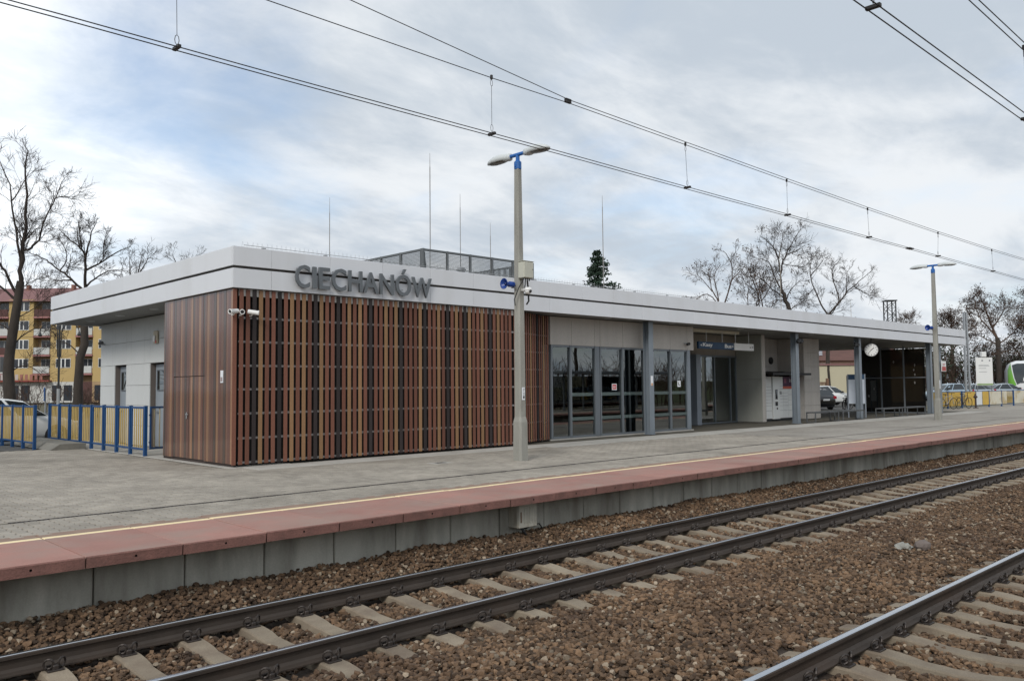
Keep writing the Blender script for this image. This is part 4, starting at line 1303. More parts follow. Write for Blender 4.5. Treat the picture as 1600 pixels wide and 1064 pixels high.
# ------------------------------------------------------------------ signs, clock, lockers, benches
def build_platform_things():
    t = thing('hanging_sign', (28.6, 9.0, 2.95), 'dark blue direction sign with white right-hand end, hung on rods in the entrance', 'sign')
    m = MB(); m.cbox(26.68, 29.14, 8.97, 9.05, 2.97, 3.235, 0.005); m.build('blue_panel', NAVY, t)
    m = MB(); m.cbox(29.145, 30.60, 8.955, 9.065, 2.965, 3.24, 0.005); m.build('white_panel', WHITE, t)
    for x in (27.25, 28.35, 29.3, 30.3):
        m = MB(); m.tube([(x, 9.01, 3.235), (x, 9.01, 3.71)], 0.018, 8); m.build('rod', LIGHTG, t)
    P = lambda x, z: plane_m((x, 8.97, z), (1, 0, 0))
    text_obj('lettering', 'Kasy', (0.66, 0.17), 0.003, WHITE, t, P(26.96, 3.02), 0.03)
    text_obj('lettering', 'Bus', (0.48, 0.15), 0.003, WHITE, t, P(28.47, 3.03), 0.03)
    for x, s in ((26.84, -1), (29.05, 1)):
        m = MB(); m.add([(x - s * .05, 8.966, 3.055), (x + s * .05, 8.966, 3.10), (x - s * .05, 8.966, 3.145)], [(0, 1, 2)]); m.box(x - .07, x + .0, 8.9660, 8.969, 3.09, 3.11) ; m.build('arrow', WHITE, t)
    text_obj('lettering', 'WC', (0.14, 0.06), 0.003, BLACK, t, plane_m((30.28, 8.955, 3.06), (1, 0, 0)))
    m = MB(); m.add([(30.49, 8.952, 3.05), (30.56, 8.952, 3.10), (30.49, 8.952, 3.15)], [(0, 1, 2)]); m.build('arrow', BLACK, t)
    # clock
    t = thing('station_clock', (0, 0, 0), 'round white double-faced station clock with black hands hung beside a steel column', 'clock')
    T = Matrix.Rotation(math.pi / 2, 4, 'Y')
    m = MB(); m.lathe([(0.30, -0.07), (0.315, -0.05), (0.315, 0.05), (0.30, 0.07)], 40, 0, T); m.build('case', BLACK, t, smooth=False)
    for s in (1, -1):
        TS = Matrix.Rotation(math.pi if s < 0 else 0, 4, 'Z')
        m = MB(); m.lathe([(0.285, 0.0705), (0.285, 0.0745)], 40, 0, TS @ T); f = m.build('dial', M('dial_white', (0.85, 0.85, 0.83), 0.5, var=0.01), t)
        m = MB()
        for k in range(60):
            a = k / 60 * 2 * math.pi
            big = k % 5 == 0
            r0, r1, w = (0.20, 0.265, 0.010) if big else (0.245, 0.265, 0.004)
            R = TS @ Matrix.Rotation(a, 4, 'X')
            m.box(0.0755, 0.0775, -w, w, r0, r1, 0, R)
        m.build('hour_marks', BLACK, f)
        m = MB()
        # the dial looks along +x; clockwise seen from in front is a negative turn about x there
        for deg, l, w in ((48, 0.165, 0.014), (222, 0.25, 0.009)):
            R = TS @ Matrix.Rotation(-RAD(deg), 4, 'X')
            m.box(0.079, 0.082, -w, w, -0.05, l, 0, R)
        m.build('hands', BLACK, f)
    m = MB(); m.tube([(0, 0, 0.30), (0, 0, 0.55)], 0.025, 8); m.build('hanger', BLACK, t)
    t.location = (39.15, 7.82, 3.16); t.rotation_euler = (0, 0, RAD(201))
    # parcel lockers
    t = thing('parcel_locker', (33.3, 10.0, 0), 'white parcel locker bank with a screen column and purple header under a black canopy', 'locker')
    m = MB(); m.box(33.3, 36.0, 10.03, 10.7, 0.10, 1.95); m.build('carcass', M('locker_grey', (0.35, 0.36, 0.36), 0.6), t)
    m = MB(); m.cbox(33.32, 36.0, 10.06, 10.68, 0.0, 0.10, 0.005); m.build('plinth', M('plinth_dark', (0.03, 0.032, 0.036), 0.6), t)
    LW = M('locker_white', (0.74, 0.75, 0.73), 0.4, var=0.03, rnd=0.02)
    def dcol(x0, x1, zs):
        for a, b in zip(zs, zs[1:]):
            m = MB(); m.cbox(x0 + .006, x1 - .006, 10.0, 10.028, a + .006, b - .006, 0.004); m.build('locker_door', LW, t)
    lows = [0.10, 0.45, 0.66, 0.80, 0.94, 1.08, 1.22, 1.36, 1.50, 1.95]
    dcol(33.3, 33.82, lows)
    m = MB(); m.cbox(33.84, 34.42, 9.94, 10.028, 0.08, 1.96, 0.008); col = m.build('control_column', LW, t)
    m = MB(); m.box(34.02, 34.22, 9.934, 9.938, 0.95, 1.38); m.build('screen', M('screen_dark', (0.03, 0.035, 0.04), 0.15), col)
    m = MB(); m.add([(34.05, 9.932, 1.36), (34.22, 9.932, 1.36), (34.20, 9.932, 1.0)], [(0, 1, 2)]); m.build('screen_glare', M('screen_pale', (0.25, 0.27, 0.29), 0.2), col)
    m = MB(); m.cbox(34.0, 34.22, 9.930, 9.938, 0.66, 0.84, 0.003); m.box(34.10, 34.2, 9.926, 9.929, 0.50, 0.58); m.build('card_reader', BLACK, col)
    dcol(34.44, 34.82, [0.10, 0.45, 0.66, 0.80, 0.94, 1.08, 1.22, 1.40, 1.52, 1.95])
    dcol(34.82, 35.28, [0.10, 0.45, 0.66, 0.80, 0.94, 1.08, 1.22, 1.40])
    dcol(35.28, 35.66, [0.10, 0.45, 0.68, 0.90, 1.14, 1.40]); dcol(35.66, 36.0, [0.10, 0.45, 0.68, 0.90, 1.14, 1.40])
    m = MB(); m.cbox(34.82, 36.0, 9.992, 10.028, 1.52, 1.95, 0.004); hd = m.build('header', M('header_purple', (0.055, 0.008, 0.045), 0.5), t)
    m = MB(); m.cbox(34.82, 36.0, 9.992, 10.028, 1.40, 1.515, 0.004); m.build('red_stripe', M('stripe_red', (0.55, 0.11, 0.06), 0.5), t)
    text_obj('lettering', 'InPost', (0.56, 0.17), 0.003, WHITE, hd, plane_m((35.40, 9.991, 1.70), (1, 0, 0)))
    m = MB(); m.box(34.92, 35.12, 9.988, 9.9915, 1.66, 1.86); m.build('picture', M('purple_light', (0.22, 0.05, 0.10), 0.5), hd)
    m = MB(); m.box(34.5, 34.56, 9.994, 9.9995, 1.15, 1.3); m.box(34.62, 34.66, 9.994, 9.9995, 1.15, 1.3); m.build('door_print', BLACK, t)
    m = MB()
    m.prism([(9.30, 2.03), (10.75, 2.14), (10.75, 2.20), (9.30, 2.09)], 32.62, 36.0, 'x'); m.cbox(32.6, 36.02, 9.24, 9.30, 2.0, 2.10, 0.005); m.box(33.5, 33.56, 10.0, 10.72, 1.96, 2.13); m.box(35.4, 35.46, 10.0, 10.72, 1.96, 2.13)
    m.build('canopy', BLACK, t)
    # benches of square steel tube
    BM = M('bench_steel', (0.105, 0.11, 0.115), 0.45, metal=0.2, var=0.1)
    def bench(x0, x1, y, label):
        t = thing('steel_bench', (x0, y, 0), label, 'bench', 'steel benches along the front of the canopy')
        m = MB(); r = 0.022; d = 0.42; h = 0.44
        n = 9
        for k in range(n):
            yy = y + 0.02 + k * (d - 0.04) / (n - 1)
            mm = MB(); mm.cbox(x0 + .03, x1 - .03, yy - .016, yy + .016, h - .012, h + .004, 0.004); mm.build('seat_bar', BM, t)
        for x in (x0, x1 - 2 * r):
            m = MB()
            m.cbox(x, x + 2 * r, y, y + 2 * r, 0, h - .002, 0.004); m.cbox(x, x + 2 * r, y + d - 2 * r, y + d, 0, h - .002, 0.004)
            m.cbox(x + .001, x + 2 * r - .001, y + .045, y + d - .045, h - 2 * r - .002, h - .002, 0.004); m.cbox(x + .001, x + 2 * r - .001, y + .045, y + d - .045, 0.0, 2 * r, 0.004)
            m.build('end_frame', BM, t)
        m = MB(); m.cbox(x0 + .046, x1 - .046, y + .02, y + .06, h - .055, h - .015, .004); m.cbox(x0 + .046, x1 - .046, y + d - .06, y + d - .02, h - .055, h - .015, .004); m.build('seat_rail', BM, t)
    bench(33.05, 35.2, 7.62, 'long steel bench nearest the parcel lockers, left one of the left pair')
    bench(35.45, 37.6, 7.55, 'steel bench just left of the clock column, right one of the left pair')
    bench(39.7, 41.9, 7.55, 'steel bench in front of the smoked glass shelter, left one of the right pair')
    bench(42.2, 44.5, 7.45, 'steel bench in front of the shelter, right one, closest to the distant lamp post')
    # timetable stand
    t = thing('timetable_stand', (45.5, 11.4, 0), 'timetable stand with navy header and pale sheets behind the clock column', 'notice board')
    a = math.atan2(-0.69, 0.72); T = rotz(a, (45.1, 11.75, 0))
    m = MB(); m.cbox(0.0, 0.06, -.03, .03, 0, 2.05, .005, 0, T); m.cbox(0.86, 0.92, -.03, .03, 0, 2.05, .005, 0, T); m.build('posts', STEELB, t)
    m = MB(); m.cbox(0.062, 0.858, -.025, .025, 0.62, 1.78, .004, 0, T); m.build('board', WHITE, t)
    m = MB(); m.box(0.10, 0.82, -.029, -.0255, 0.66, 1.72, 0, T); m.build('sheet', M('sheet_bluewhite', (0.50, 0.55, 0.62), 0.5), t)
    m = MB(); m.cbox(0.062, 0.858, -.03, .03, 1.80, 2.04, .004, 0, T); m.build('header', NAVY, t)
    t = thing('timetable_stand', (38.6, 8.8, 0), 'narrow timetable board with navy top right of the clock column', 'notice board')
    T = rotz(RAD(-62), (39.0, 8.95, 0))
    m = MB(); m.cbox(0, 0.05, -.025, .025, 0, 2.05, .004, 0, T); m.cbox(0.75, 0.80, -.025, .025, 0, 2.05, .004, 0, T); m.build('posts', STEELB, t)
    m = MB(); m.cbox(0.052, 0.748, -.02, .02, 0.66, 1.80, .004, 0, T); m.build('board', M('sheet_bluewhite'), t)
    m = MB(); m.cbox(0.052, 0.748, -.025, .025, 1.82, 2.04, .004, 0, T); m.build('header', NAVY, t)
    # warning plate on the shelter column
    t = thing('warning_sign', (48.25, 7.6, 2.3), 'small white plate with a red lower half beside the distant lamp post', 'sign')
    m = MB(); m.cbox(47.95, 48.62, 7.80, 7.83, 2.22, 2.78, 0.004); m.build('plate', WHITE, t)
    m = MB(); m.box(48.0, 48.57, 7.796, 7.799, 2.25, 2.48); m.build('red_half', M('sign_red', (0.45, 0.06, 0.05), 0.5), t)
    m = MB(); m.box(48.1, 48.4, 7.796, 7.799, 2.53, 2.56); m.box(48.1, 48.5, 7.796, 7.799, 2.60, 2.63); m.build('lines', M('sign_red'), t)
    # electric box on the platform wall
    t = thing('electric_box', (8.9, 0.35, -0.5), 'weathered pale plastic electric box on the platform wall under the red edge', 'electric box')
    BX = M('box_plastic', (0.50, 0.475, 0.40), 0.6, var=0.12, vscale=9, dirt=((0.25, 0.20, 0.13), 9, 0.5, 0.7, 0.6, (1, 1, 0.3)))
    m = MB(); m.cbox(8.74, 9.13, 0.262, 0.468, -0.505, -0.12, 0.01); m.build('case', BX, t)
    m = MB(); m.cbox(8.745, 9.125, 0.240, 0.260, -0.50, -0.125, 0.006); d = m.build('door', BX, t)
    for x in (8.86, 8.915, 8.97, 9.025, 9.08):
        m = MB(); m.cbox(x - .007, x + .007, 0.233, 0.2415, -0.44, -0.20, 0.003); m.build('rib', BX, d)
    m = MB(); m.cbox(8.775, 8.795, 0.231, 0.2415, -0.42, -0.26, 0.003); m.build('hinge', M('rust', (0.16, 0.085, 0.04), 0.8), d)
    m = MB(); m.tube([(8.90, 0.36, -0.50), (8.92, 0.33, -0.57), (8.97, 0.32, -0.63)], 0.022, 8)
    m.tube([(8.93, 0.36, -0.50), (8.99, 0.35, -0.54), (9.17, 0.38, -0.50), (9.33, 0.40, -0.51), (9.44, 0.41, -0.62)], 0.011, 6)
    m.build('cable', CABLE, t)
build_platform_things()

# ------------------------------------------------------------------ overhead lines
WIRE = M('wire', (0.035, 0.032, 0.030), 0.5, metal=0.5)
def build_overhead():
    def wire(t, name, pts, r=0.0056):
        m = MB(); m.tube(pts, r, 6); return m.build(name, WIRE, t, smooth=True)
    def interp(tab, x):
        for (a, b), (c, d) in zip(tab, tab[1:]):
            if x <= c: return b + (d - b) * (x - a) / (c - a)
        return tab[-1][1]
    # far track
    t = thing('overhead_line', (0, Y1C, 4.64), 'overhead contact and catenary wires strung over the track beside the platform', 'overhead wires', 'overhead electric lines')
    tabA = [(-12, 5.75), (-4, 5.50), (1.5, 5.38), (6.76, 5.34), (8.14, 5.35), (14, 5.27), (18, 5.225), (22, 5.205), (26, 5.215), (30, 5.255), (36, 5.38), (44, 5.62), (56, 6.1), (64, 6.4), (80, 5.7), (100, 5.25), (120, 5.7)]
    xs = [-12, -8, -4, -1, 1.5, 4, 6.76, 8.14, 10.8, 14, 17.4, 21.4, 25.4, 29, 33, 38, 44, 50, 56, 64, 72, 80, 90, 100, 110, 120]
    for dy in (-0.045, 0.045):
        wire(t, 'contact_wire', [(x, Y1C + dy, 4.64 + 0.004 * math.sin(x)) for x in range(-12, 121, 2)])
    wire(t, 'catenary_wire', [(x, Y1C, interp(tabA, x)) for x in xs])
    wire(t, 'catenary_wire', [(-3.5, Y1C - .02, 7.55), (1, Y1C - .02, 6.40), (4.69, Y1C - .02, 5.66), (7.9, Y1C - .02, 5.405)] + [(x, Y1C - .02, interp(tabA, x) + 0.035) for x in xs if x > 8])
    m = MB(); m.cbox(8.08, 8.19, Y1C - .02, Y1C + .02, 5.345, 5.405, .006); m.build('line_clamp', WIRE, t)
    def dropper(t, x, z0, z1, yc, off=0.0):
        d = MB(); d.tube([(x, yc, z1 - 0.10), (x + off, yc, z0 + 0.12)], 0.0028, 5); o = d.build('dropper', WIRE, t)
        m = MB(); m.cbox(x + off - .018, x + off + .018, yc - .06, yc + .06, z0 - .012, z0 + .02, .004)
        m.tube([(x + off + 0.02 * math.cos(a), yc, z0 + 0.075 + 0.045 * math.sin(a)) for a in [k / 8 * 2 * math.pi for k in range(9)]], 0.0035, 4, caps=False)
        m.build('contact_clamp', WIRE, o); m = MB()
        m.cbox(x - .014, x + .014, yc - .014, yc + .014, z1 - .02, z1 + .035, .004)
        m.tube([(x + 0.018 * math.cos(a), yc, z1 - 0.065 + 0.04 * math.sin(a)) for a in [k / 8 * 2 * math.pi for k in range(9)]], 0.0035, 4, caps=False)
        m.build('catenary_clamp', WIRE, o)
    for x, off in ((-1.2, 0), (2.93, 0.01), (6.76, 0), (10.83, .03), (14.0, 0), (17.42, .03), (21.4, -.05), (25.4, .04), (30.0, 0), (35.5, 0), (41, 0)):
        dropper(t, x, 4.645, interp(tabA, x), Y1C, off)
    m = MB(); m.cbox(19.5, 19.62, Y1C - .055, Y1C + .055, 4.63, 4.66, .005); m.cbox(19.66, 19.72, Y1C - .055, Y1C + .055, 4.63, 4.66, .005); m.build('wire_splice', WIRE, t)
    # near track
    t = thing('overhead_line', (0, Y2C, 4.53), 'overhead contact and catenary wires crossing the top right corner above the near track', 'overhead wires', 'overhead electric lines')
    for dy in (-0.045, 0.045): wire(t, 'contact_wire', [(x, Y2C + dy, 4.525 + (0.0 if dy > 0 else 0.0)) for x in range(-12, 121, 2)])
    for dz, dy in ((0, 0.02), (0.04, -0.02)): wire(t, 'catenary_wire', [(x, Y2C + dy, 5.33 + dz + 0.0012 * (x - 12) ** 2) for x in range(-12, 50, 3)])
    for x in (2.5, 6.5, 10.55, 14.6, 19, 24): dropper(t, x, 4.53, 5.33 + 0.0012 * (x - 12) ** 2, Y2C)
build_overhead()

# ------------------------------------------------------------------ blue fences with yellow bars
BARY = M('bar_yellow', (0.56, 0.40, 0.135), 0.5, var=0.08, vscale=4, rnd=0.05)
BARC = M('bar_cream', (0.58, 0.48, 0.29), 0.5, var=0.06, vscale=4)
def fence_run(label, p, q, n, mat_bar=BARY, pitch=0.14, z=0.0, h=1.22, ends=(True, True), banners=None):
    p, q = Vector((p[0], p[1], z)), Vector((q[0], q[1], z))
    t = thing('railing', tuple(p), label, 'railing', 'blue railings with yellow bars')
    d = q - p; L = d.length; a = math.atan2(d.y, d.x); w = L / n
    T = rotz(a, p)
    post = None; bar = None; frame = None
    for i in range(n + 1):
        if (i == 0 and not ends[0]) or (i == n and not ends[1]): continue
        m = MB(); m.cbox(i * w - .04, i * w + .04, -.04, .04, -.05, h, 0.006, 0, T); m.build('post', BLUEP, t)
    for i in range(n):
        a0, a1 = i * w + 0.065, (i + 1) * w - 0.065
        m = MB()
        m.cbox(a0, a1, -.02, .02, h - .07, h - .02, .004, 0, T); m.cbox(a0, a1, -.02, .02, 0.14, 0.19, .004, 0, T)
        m.cbox(a0, a0 + .04, -.02, .02, 0.192, h - .072, .004, 0, T); m.cbox(a1 - .04, a1, -.02, .02, 0.192, h - .072, .004, 0, T)
        for zz in (0.3, h - .25):
            m.box(a0 - .03, a0 - .001, -.01, .01, zz, zz + .03, 0, T); m.box(a1 + .001, a1 + .03, -.01, .01, zz, zz + .03, 0, T)
        f = m.build('panel_frame', BLUEP, t)
        k = a0 + 0.04 + pitch * 0.5
        while k < a1 - 0.05:
            m = MB(); c0 = T @ Vector((k, 0, 0.19)); c1 = T @ Vector((k, 0, h - .07))
            m.tube([c0, c1], 0.015, 6); m.build('bar', mat_bar, t)
            k += pitch
        if banners and banners.get(i):
            for (u0, u1, mt) in banners[i]:
                m = MB(); m.box(a0 + u0 * (a1 - a0), a0 + u1 * (a1 - a0), -.034, -.029, 0.16, h - .06, 0, T); m.build('banner', mt, t)
    return t
fence_run('blue railing with yellow bars running back from the planked wall beside the pale side wall', (7.75, 12.25), (7.75, 20.15), 8)
fence_run('short blue railing with cream bars filling the gap beside the planked wall', (7.9, 12.5), (8.95, 12.9), 1, BARC, 0.17, ends=(False, False))
fence_run('blue railing with yellow bars at the left edge before the white car', (6.66, 17.5), (6.35, 25.5), 8)
BW = M('banner_white', (0.72, 0.74, 0.74), 0.6, var=0.03)
BCR = M('banner_cream', (0.66, 0.62, 0.50), 0.6, var=0.08, vscale=2, dirt=((0.45, 0.33, 0.14), 1.3, 0.5, 0.62, 0.8, (1, 1, 1)))
BYE = M('banner_yellow', (0.62, 0.40, 0.07), 0.6, var=0.1)
fence_run('blue railing hung with yellow, white and cream banners behind the parked bicycles', (53.5, 10.3), (78.0, 7.6), 13, z=0, h=1.08,
          banners={0: [(0, 1, BYE)], 1: [(0, .9, BYE)], 2: [(0.2, 1, BYE)], 3: [(0, 0.45, BW), (.5, 1, BYE)], 4: [(0, 1, BCR)], 5: [(.0, .4, BCR)], 6: [(0, 1, BCR)], 7: [(0, 1, BCR)], 8: [(0, .5, BYE)]})
m = MB(); m.prism([(6.75, 0.0), (7.66, 0.0), (7.66, 0.16), (7.0, 0.16)], 16.35, 20.6, 'y')
tag(m.build('kerb', M('kerb_concrete', (0.20, 0.19, 0.165), 0.9, var=0.2, vscale=3)), kind='structure')
m = MB(); m.box(6.0, 6.9, 17.2, 20.4, -0.17, -0.03); tag(m.build('ramp', ASPH), kind='structure')

# ------------------------------------------------------------------ cars
TYRE = M('tyre', (0.018, 0.018, 0.018), 0.85, var=0.1)
RIM = M('rim', (0.38, 0.39, 0.40), 0.35, metal=0.7)
CGL = M('car_glass', (0.022, 0.028, 0.032), 0.06, spec=0.8, var=0.02)
TRIM = M('car_trim', (0.02, 0.02, 0.022), 0.6)
TAIL = M('tail_light', (0.42, 0.015, 0.03), 0.2, var=0.05)
HEADL = M('head_light', (0.65, 0.68, 0.70), 0.12)
PLATE = M('plate', (0.72, 0.72, 0.72), 0.5)
def car(label, paint, loc, rz, group=None, length=4.2, h=1.48, kind='hatch'):
    t = thing('parked_car', (0, 0, 0), label, 'car', group)
    k = length / 4.2
    hs = h / 1.48
    if kind == 'hatch':
        body = [(-2.08, .62, .42, .80), (-2.04, .76, .32, .93), (-1.85, .85, .24, .97), (-1.3, .875, .21, .985), (-0.3, .885, .20, .96), (0.8, .885, .20, .945), (1.15, .87, .20, .915), (1.6, .85, .21, .84), (1.92, .79, .24, .74), (2.06, .66, .30, .66), (2.11, .50, .38, .58)]
        gh = [(-1.98, .70, .96, -1.70, .60, 1.20), ]
        low = [(-1.96, .965), (-1.2, .98), (0.2, .955), (1.12, .925)]
        top = [(-1.62, 1.36), (-1.05, 1.46), (-0.2, 1.48), (0.42, 1.39)]
    else:
        body = [(-2.08, .62, .42, .78), (-2.04, .76, .32, .90), (-1.85, .85, .24, .95), (-1.3, .875, .21, .965), (-0.3, .885, .20, .95), (0.8, .885, .20, .935), (1.1, .87, .20, .905), (1.6, .85, .21, .82), (1.92, .79, .24, .72), (2.06, .66, .30, .64), (2.11, .50, .38, .56)]
        low = [(-1.72, .955), (-1.1, .965), (0.2, .945), (1.05, .915)]
        top = [(-1.0, 1.34), (-0.65, 1.42), (-0.1, 1.44), (0.35, 1.37)]
    rings = []
    for x, w, zl, zt in body:
        x *= k; zl *= hs; zt *= hs
        zm = zl + (zt - zl) * 0.62
        rings.append([(x, -w * .93, zl), (x, -w, zl + .14), (x, -w, zm), (x, -w * .965, zt - .05), (x, -w * .80, zt), (x, 0, zt + .02), (x, w * .80, zt), (x, w * .965, zt - .05), (x, w, zm), (x, w, zl + .14), (x, w * .93, zl)])
    m = MB(); m.loft(rings); b = m.build('body', paint, t, smooth=True)
    # greenhouse: glass sides under a painted roof
    rings = []
    for (xl, zl), (xt, zt) in zip(low, top):
        xl *= k; xt *= k; zl *= hs; zt *= hs
        rings.append([(xl, -.80, zl - .03), (xt, -.585, zt - .02), (xt, -.45, zt + .012), (xt, 0, zt + .03), (xt, .45, zt + .012), (xt, .585, zt - .02), (xl, .80, zl - .03)])
    m = MB(); m.loft(rings, closed=False, caps=False)
    m.add([r for r in rings[0]], [tuple(range(7))]); m.add([r for r in rings[-1]], [tuple(range(6, -1, -1))])
    m.build('cabin', paint, t, smooth=True)
    def lerp(a, b, f): return tuple(a[i] + (b[i] - a[i]) * f for i in range(3))
    def pane(a, b, c, d, push, name='window'):
        cs = [lerp(a, c, .0), b, c, d]
        cen = [sum(v[i] for v in cs) / 4 for i in range(3)]
        cs = [tuple(cen[i] + (v[i] - cen[i]) * 0.90 + push[i] for i in range(3)) for v in cs]
        m = MB(); m.add(cs, [(0, 1, 2, 3)]); return m.build(name, CGL, t)
    for s, i1, i2 in ((-1, 1, 5), (1, 6, 1)):
        ia, ib = (0, 1) if s < 0 else (6, 5)
        for j in range(3):
            pane(rings[j][ia], rings[j + 1][ia], rings[j + 1][ib], rings[j][ib], (0, s * .012, .004))
    pane(rings[0][0], rings[0][6], rings[0][5], rings[0][1], (-.014, 0, .006), 'rear_window')
    pane(rings[-1][6], rings[-1][0], rings[-1][1], rings[-1][5], (.014, 0, .010), 'windscreen')
    for x in (-1.28 * k, 1.32 * k):
        for s in (-1, 1):
            TW = Matrix.Translation((x, s * .775, .31)) @ Matrix.Rotation(-s * math.pi / 2, 4, 'X')
            m = MB(); m.lathe([(.36, .02), (.36, .1145)], 20, 0, TW); m.build('wheel_arch', TRIM, t)
            m = MB(); m.lathe([(.20, .03), (.30, .03), (.31, .05), (.31, .115), (.30, .128), (.215, .128)], 24, 0, TW); w = m.build('wheel', TYRE, t)
            m = MB(); m.lathe([(.20, .10), (.21, .132), (.19, .134), (.16, .12), (.06, .125), (.05, .136), (.01, .137)], 18, 0, TW); m.build('rim', RIM, w)
    for s in (-1, 1):
        m = MB(); m.cbox(-2.09 * k, -1.93 * k, s * .72 - .13, s * .72 + .13, .74 * hs, .94 * hs, .03); m.build('tail_light', TAIL, t)
        m = MB(); m.cbox(1.83 * k, 2.04 * k, s * .62 - .15, s * .62 + .15, .60 * hs, .73 * hs, .03); m.build('headlight', HEADL, t)
        m = MB(); m.cbox(0.62 * k, 0.80 * k, s * .96 - .11, s * .96 + .11, .95 * hs, 1.07 * hs, .04); m.box(.66 * k, .72 * k, s * .84 - .05, s * .84 + .05, .93 * hs, .97 * hs); m.build('mirror', TRIM, t)
    m = MB(); m.cbox(-2.10 * k, -2.075 * k, -.26, .26, .62, .74, .005); m.build('number_plate', PLATE, t)
    m = MB(); m.cbox(-2.0 * k, 2.0 * k, -.86, .86, .17, .24, .02); m.build('sill', TRIM, t)
    m = MB(); m.cbox(2.0 * k, 2.11 * k, -.5, .5, .33, .46, .02); m.build('grille', TRIM, t)
    t.location = loc; t.rotation_euler = (0, 0, rz)
    return t
WHITEP = M('car_white', (0.70, 0.71, 0.70), 0.22, var=0.02, coat=0.5)
SILVERP = M('car_silver', (0.45, 0.50, 0.54), 0.25, metal=0.4, var=0.02, coat=0.5)
BLACKP = M('car_black', (0.012, 0.012, 0.014), 0.18, var=0.02, coat=0.6)
PALEBP = M('car_pale_blue', (0.36, 0.46, 0.54), 0.25, metal=0.3, var=0.02, coat=0.5)
GZ = -0.172
car('white car parked behind the left blue railings, its door and mirror showing in the gap', WHITEP, (7.1, 22.9, GZ), RAD(2), length=4.3, h=1.55)
car('black car seen from behind with a red tail light, parked beyond the covered passage', BLACKP, (57.0, 19.95, GZ), RAD(62), length=4.0)
car('white car with a sloping bonnet parked behind the black car beyond the passage', WHITEP, (63.2, 21.6, GZ + .15), RAD(-32), length=4.3)
car('pale blue car parked behind the yellow banners, left of the mast', PALEBP, (78.6, 18.0, 0.06), RAD(150), 'cars parked beyond the far railing')
car('silver saloon car parked behind the white banners, left of the mast foot', SILVERP, (82.5, 17.4, 0.06), RAD(150), 'cars parked beyond the far railing', kind='saloon')
car('silver car with dark windows parked under the white notice board', SILVERP, (86.2, 15.6, 0.06), RAD(-38), 'cars parked beyond the far railing', length=4.5, kind='saloon')

# ------------------------------------------------------------------ bicycles
def bicycle(label, loc, rz, frame_col, group):
    t = thing('bicycle', (0, 0, 0), label, 'bicycle', group)
    FM = M('bike_' + frame_col[0], frame_col[1], 0.4)
    for x in (-0.52, 0.52):
        m = MB(); m.tube([(x + .33 * math.cos(a), 0, .345 + .33 * math.sin(a)) for a in [k / 24 * 2 * math.pi for k in range(25)]], 0.018, 6, caps=False); w = m.build('wheel', TYRE, t)
        m = MB()
        for k in range(10):
            a = k / 10 * 2 * math.pi
            m.tube([(x, 0.01 if k % 2 else -.01, .345), (x + .315 * math.cos(a), 0, .345 + .315 * math.sin(a))], 0.0025, 3, caps=False)
        m.tube([(x, -.04, .345), (x, .04, .345)], 0.02, 8); m.build('spokes', GALV, w)
    m = MB()
    for a, b in (((-.52, 0, .345), (-.07, 0, .30)), ((-.07, 0, .30), (-.20, 0, .82)), ((-.52, 0, .345), (-.19, 0, .76)), ((-.07, 0, .30), (.36, 0, .74)), ((-.19, 0, .74), (.34, 0, .82)), ((.33, 0, .88), (.52, 0, .345))):
        m.tube([a, b], 0.017, 6)
    m.build('frame', FM, t)
    m = MB(); m.loft([[(-.34, -.08, .88), (-.34, .08, .88), (-.34, .06, .93), (-.34, -.06, .93)], [(-.18, -.05, .88), (-.18, .05, .88), (-.18, .04, .93), (-.18, -.04, .93)], [(-.05, -.02, .88), (-.05, .02, .88), (-.05, .015, .91), (-.05, -.015, .91)]]); m.tube([(-.20, 0, .80), (-.21, 0, .89)], .013, 6); m.build('saddle', TRIM, t)
    m = MB(); m.tube([(.20, -.28, .98), (.32, -.2, 1.0), (.33, 0, .99), (.32, .2, 1.0), (.20, .28, .98)], .012, 6); m.tube([(.33, 0, .86), (.32, 0, .99)], .014, 6); m.build('handlebar', TRIM, t)
    m = MB(); m.tube([(-.07, -.05, .30), (-.07, -.06, .14)], .01, 5); m.tube([(-.07, .05, .30), (-.07, .06, .46)], .01, 5); m.lathe([(.09, -.03), (.09, -.026)], 14, 0, Matrix.Translation((-.07, 0, .30)) @ Matrix.Rotation(math.pi / 2, 4, 'X')); m.build('cranks', TRIM, t)
    m = MB(); m.box(-.80, -.38, -.06, .06, .735, .75); m.tube([(-.75, 0, .735), (-.54, 0, .36)], .008, 5); m.build('carrier', TRIM, t)
    t.location = loc; t.rotation_euler = (RAD(4), 0, rz)
    return t
bicycle('bicycle with a pale frame leaning nearest the shelter in front of the yellow banners', (54.3, 9.75, 0), RAD(-20), ('pale', (0.45, 0.44, 0.42)), 'bicycles at the far railing')
bicycle('dark bicycle parked at the right, its front wheel before the blue post', (56.2, 9.45, 0), RAD(-14), ('dark', (0.03, 0.03, 0.035)), 'bicycles at the far railing')
bicycle('black bicycle parked in the passage in front of the white car', (49.0, 13.6, 0), RAD(10), ('black', (0.012, 0.012, 0.012)), 'bicycles in the passage')
bicycle('black bicycle standing crosswise beside the timetable stand', (50.4, 13.6, 0), RAD(-50), ('black', (0.012, 0.012, 0.012)), 'bicycles in the passage')
t = thing('bicycle_stand_post', (57.6, 9.2, 0), 'dark round-topped post standing right of the parked bicycles', 'bollard')
m = MB(); m.lathe([(.16, 0), (.16, .03), (.055, .05), (.05, .62), (.12, .66), (.13, .72), (.06, .80), (.05, .88), (.01, .92)], 12, 0, Matrix.Translation((57.6, 9.2, 0))); m.build('post', M('rust_dark', (0.05, 0.03, 0.025), 0.7), t)

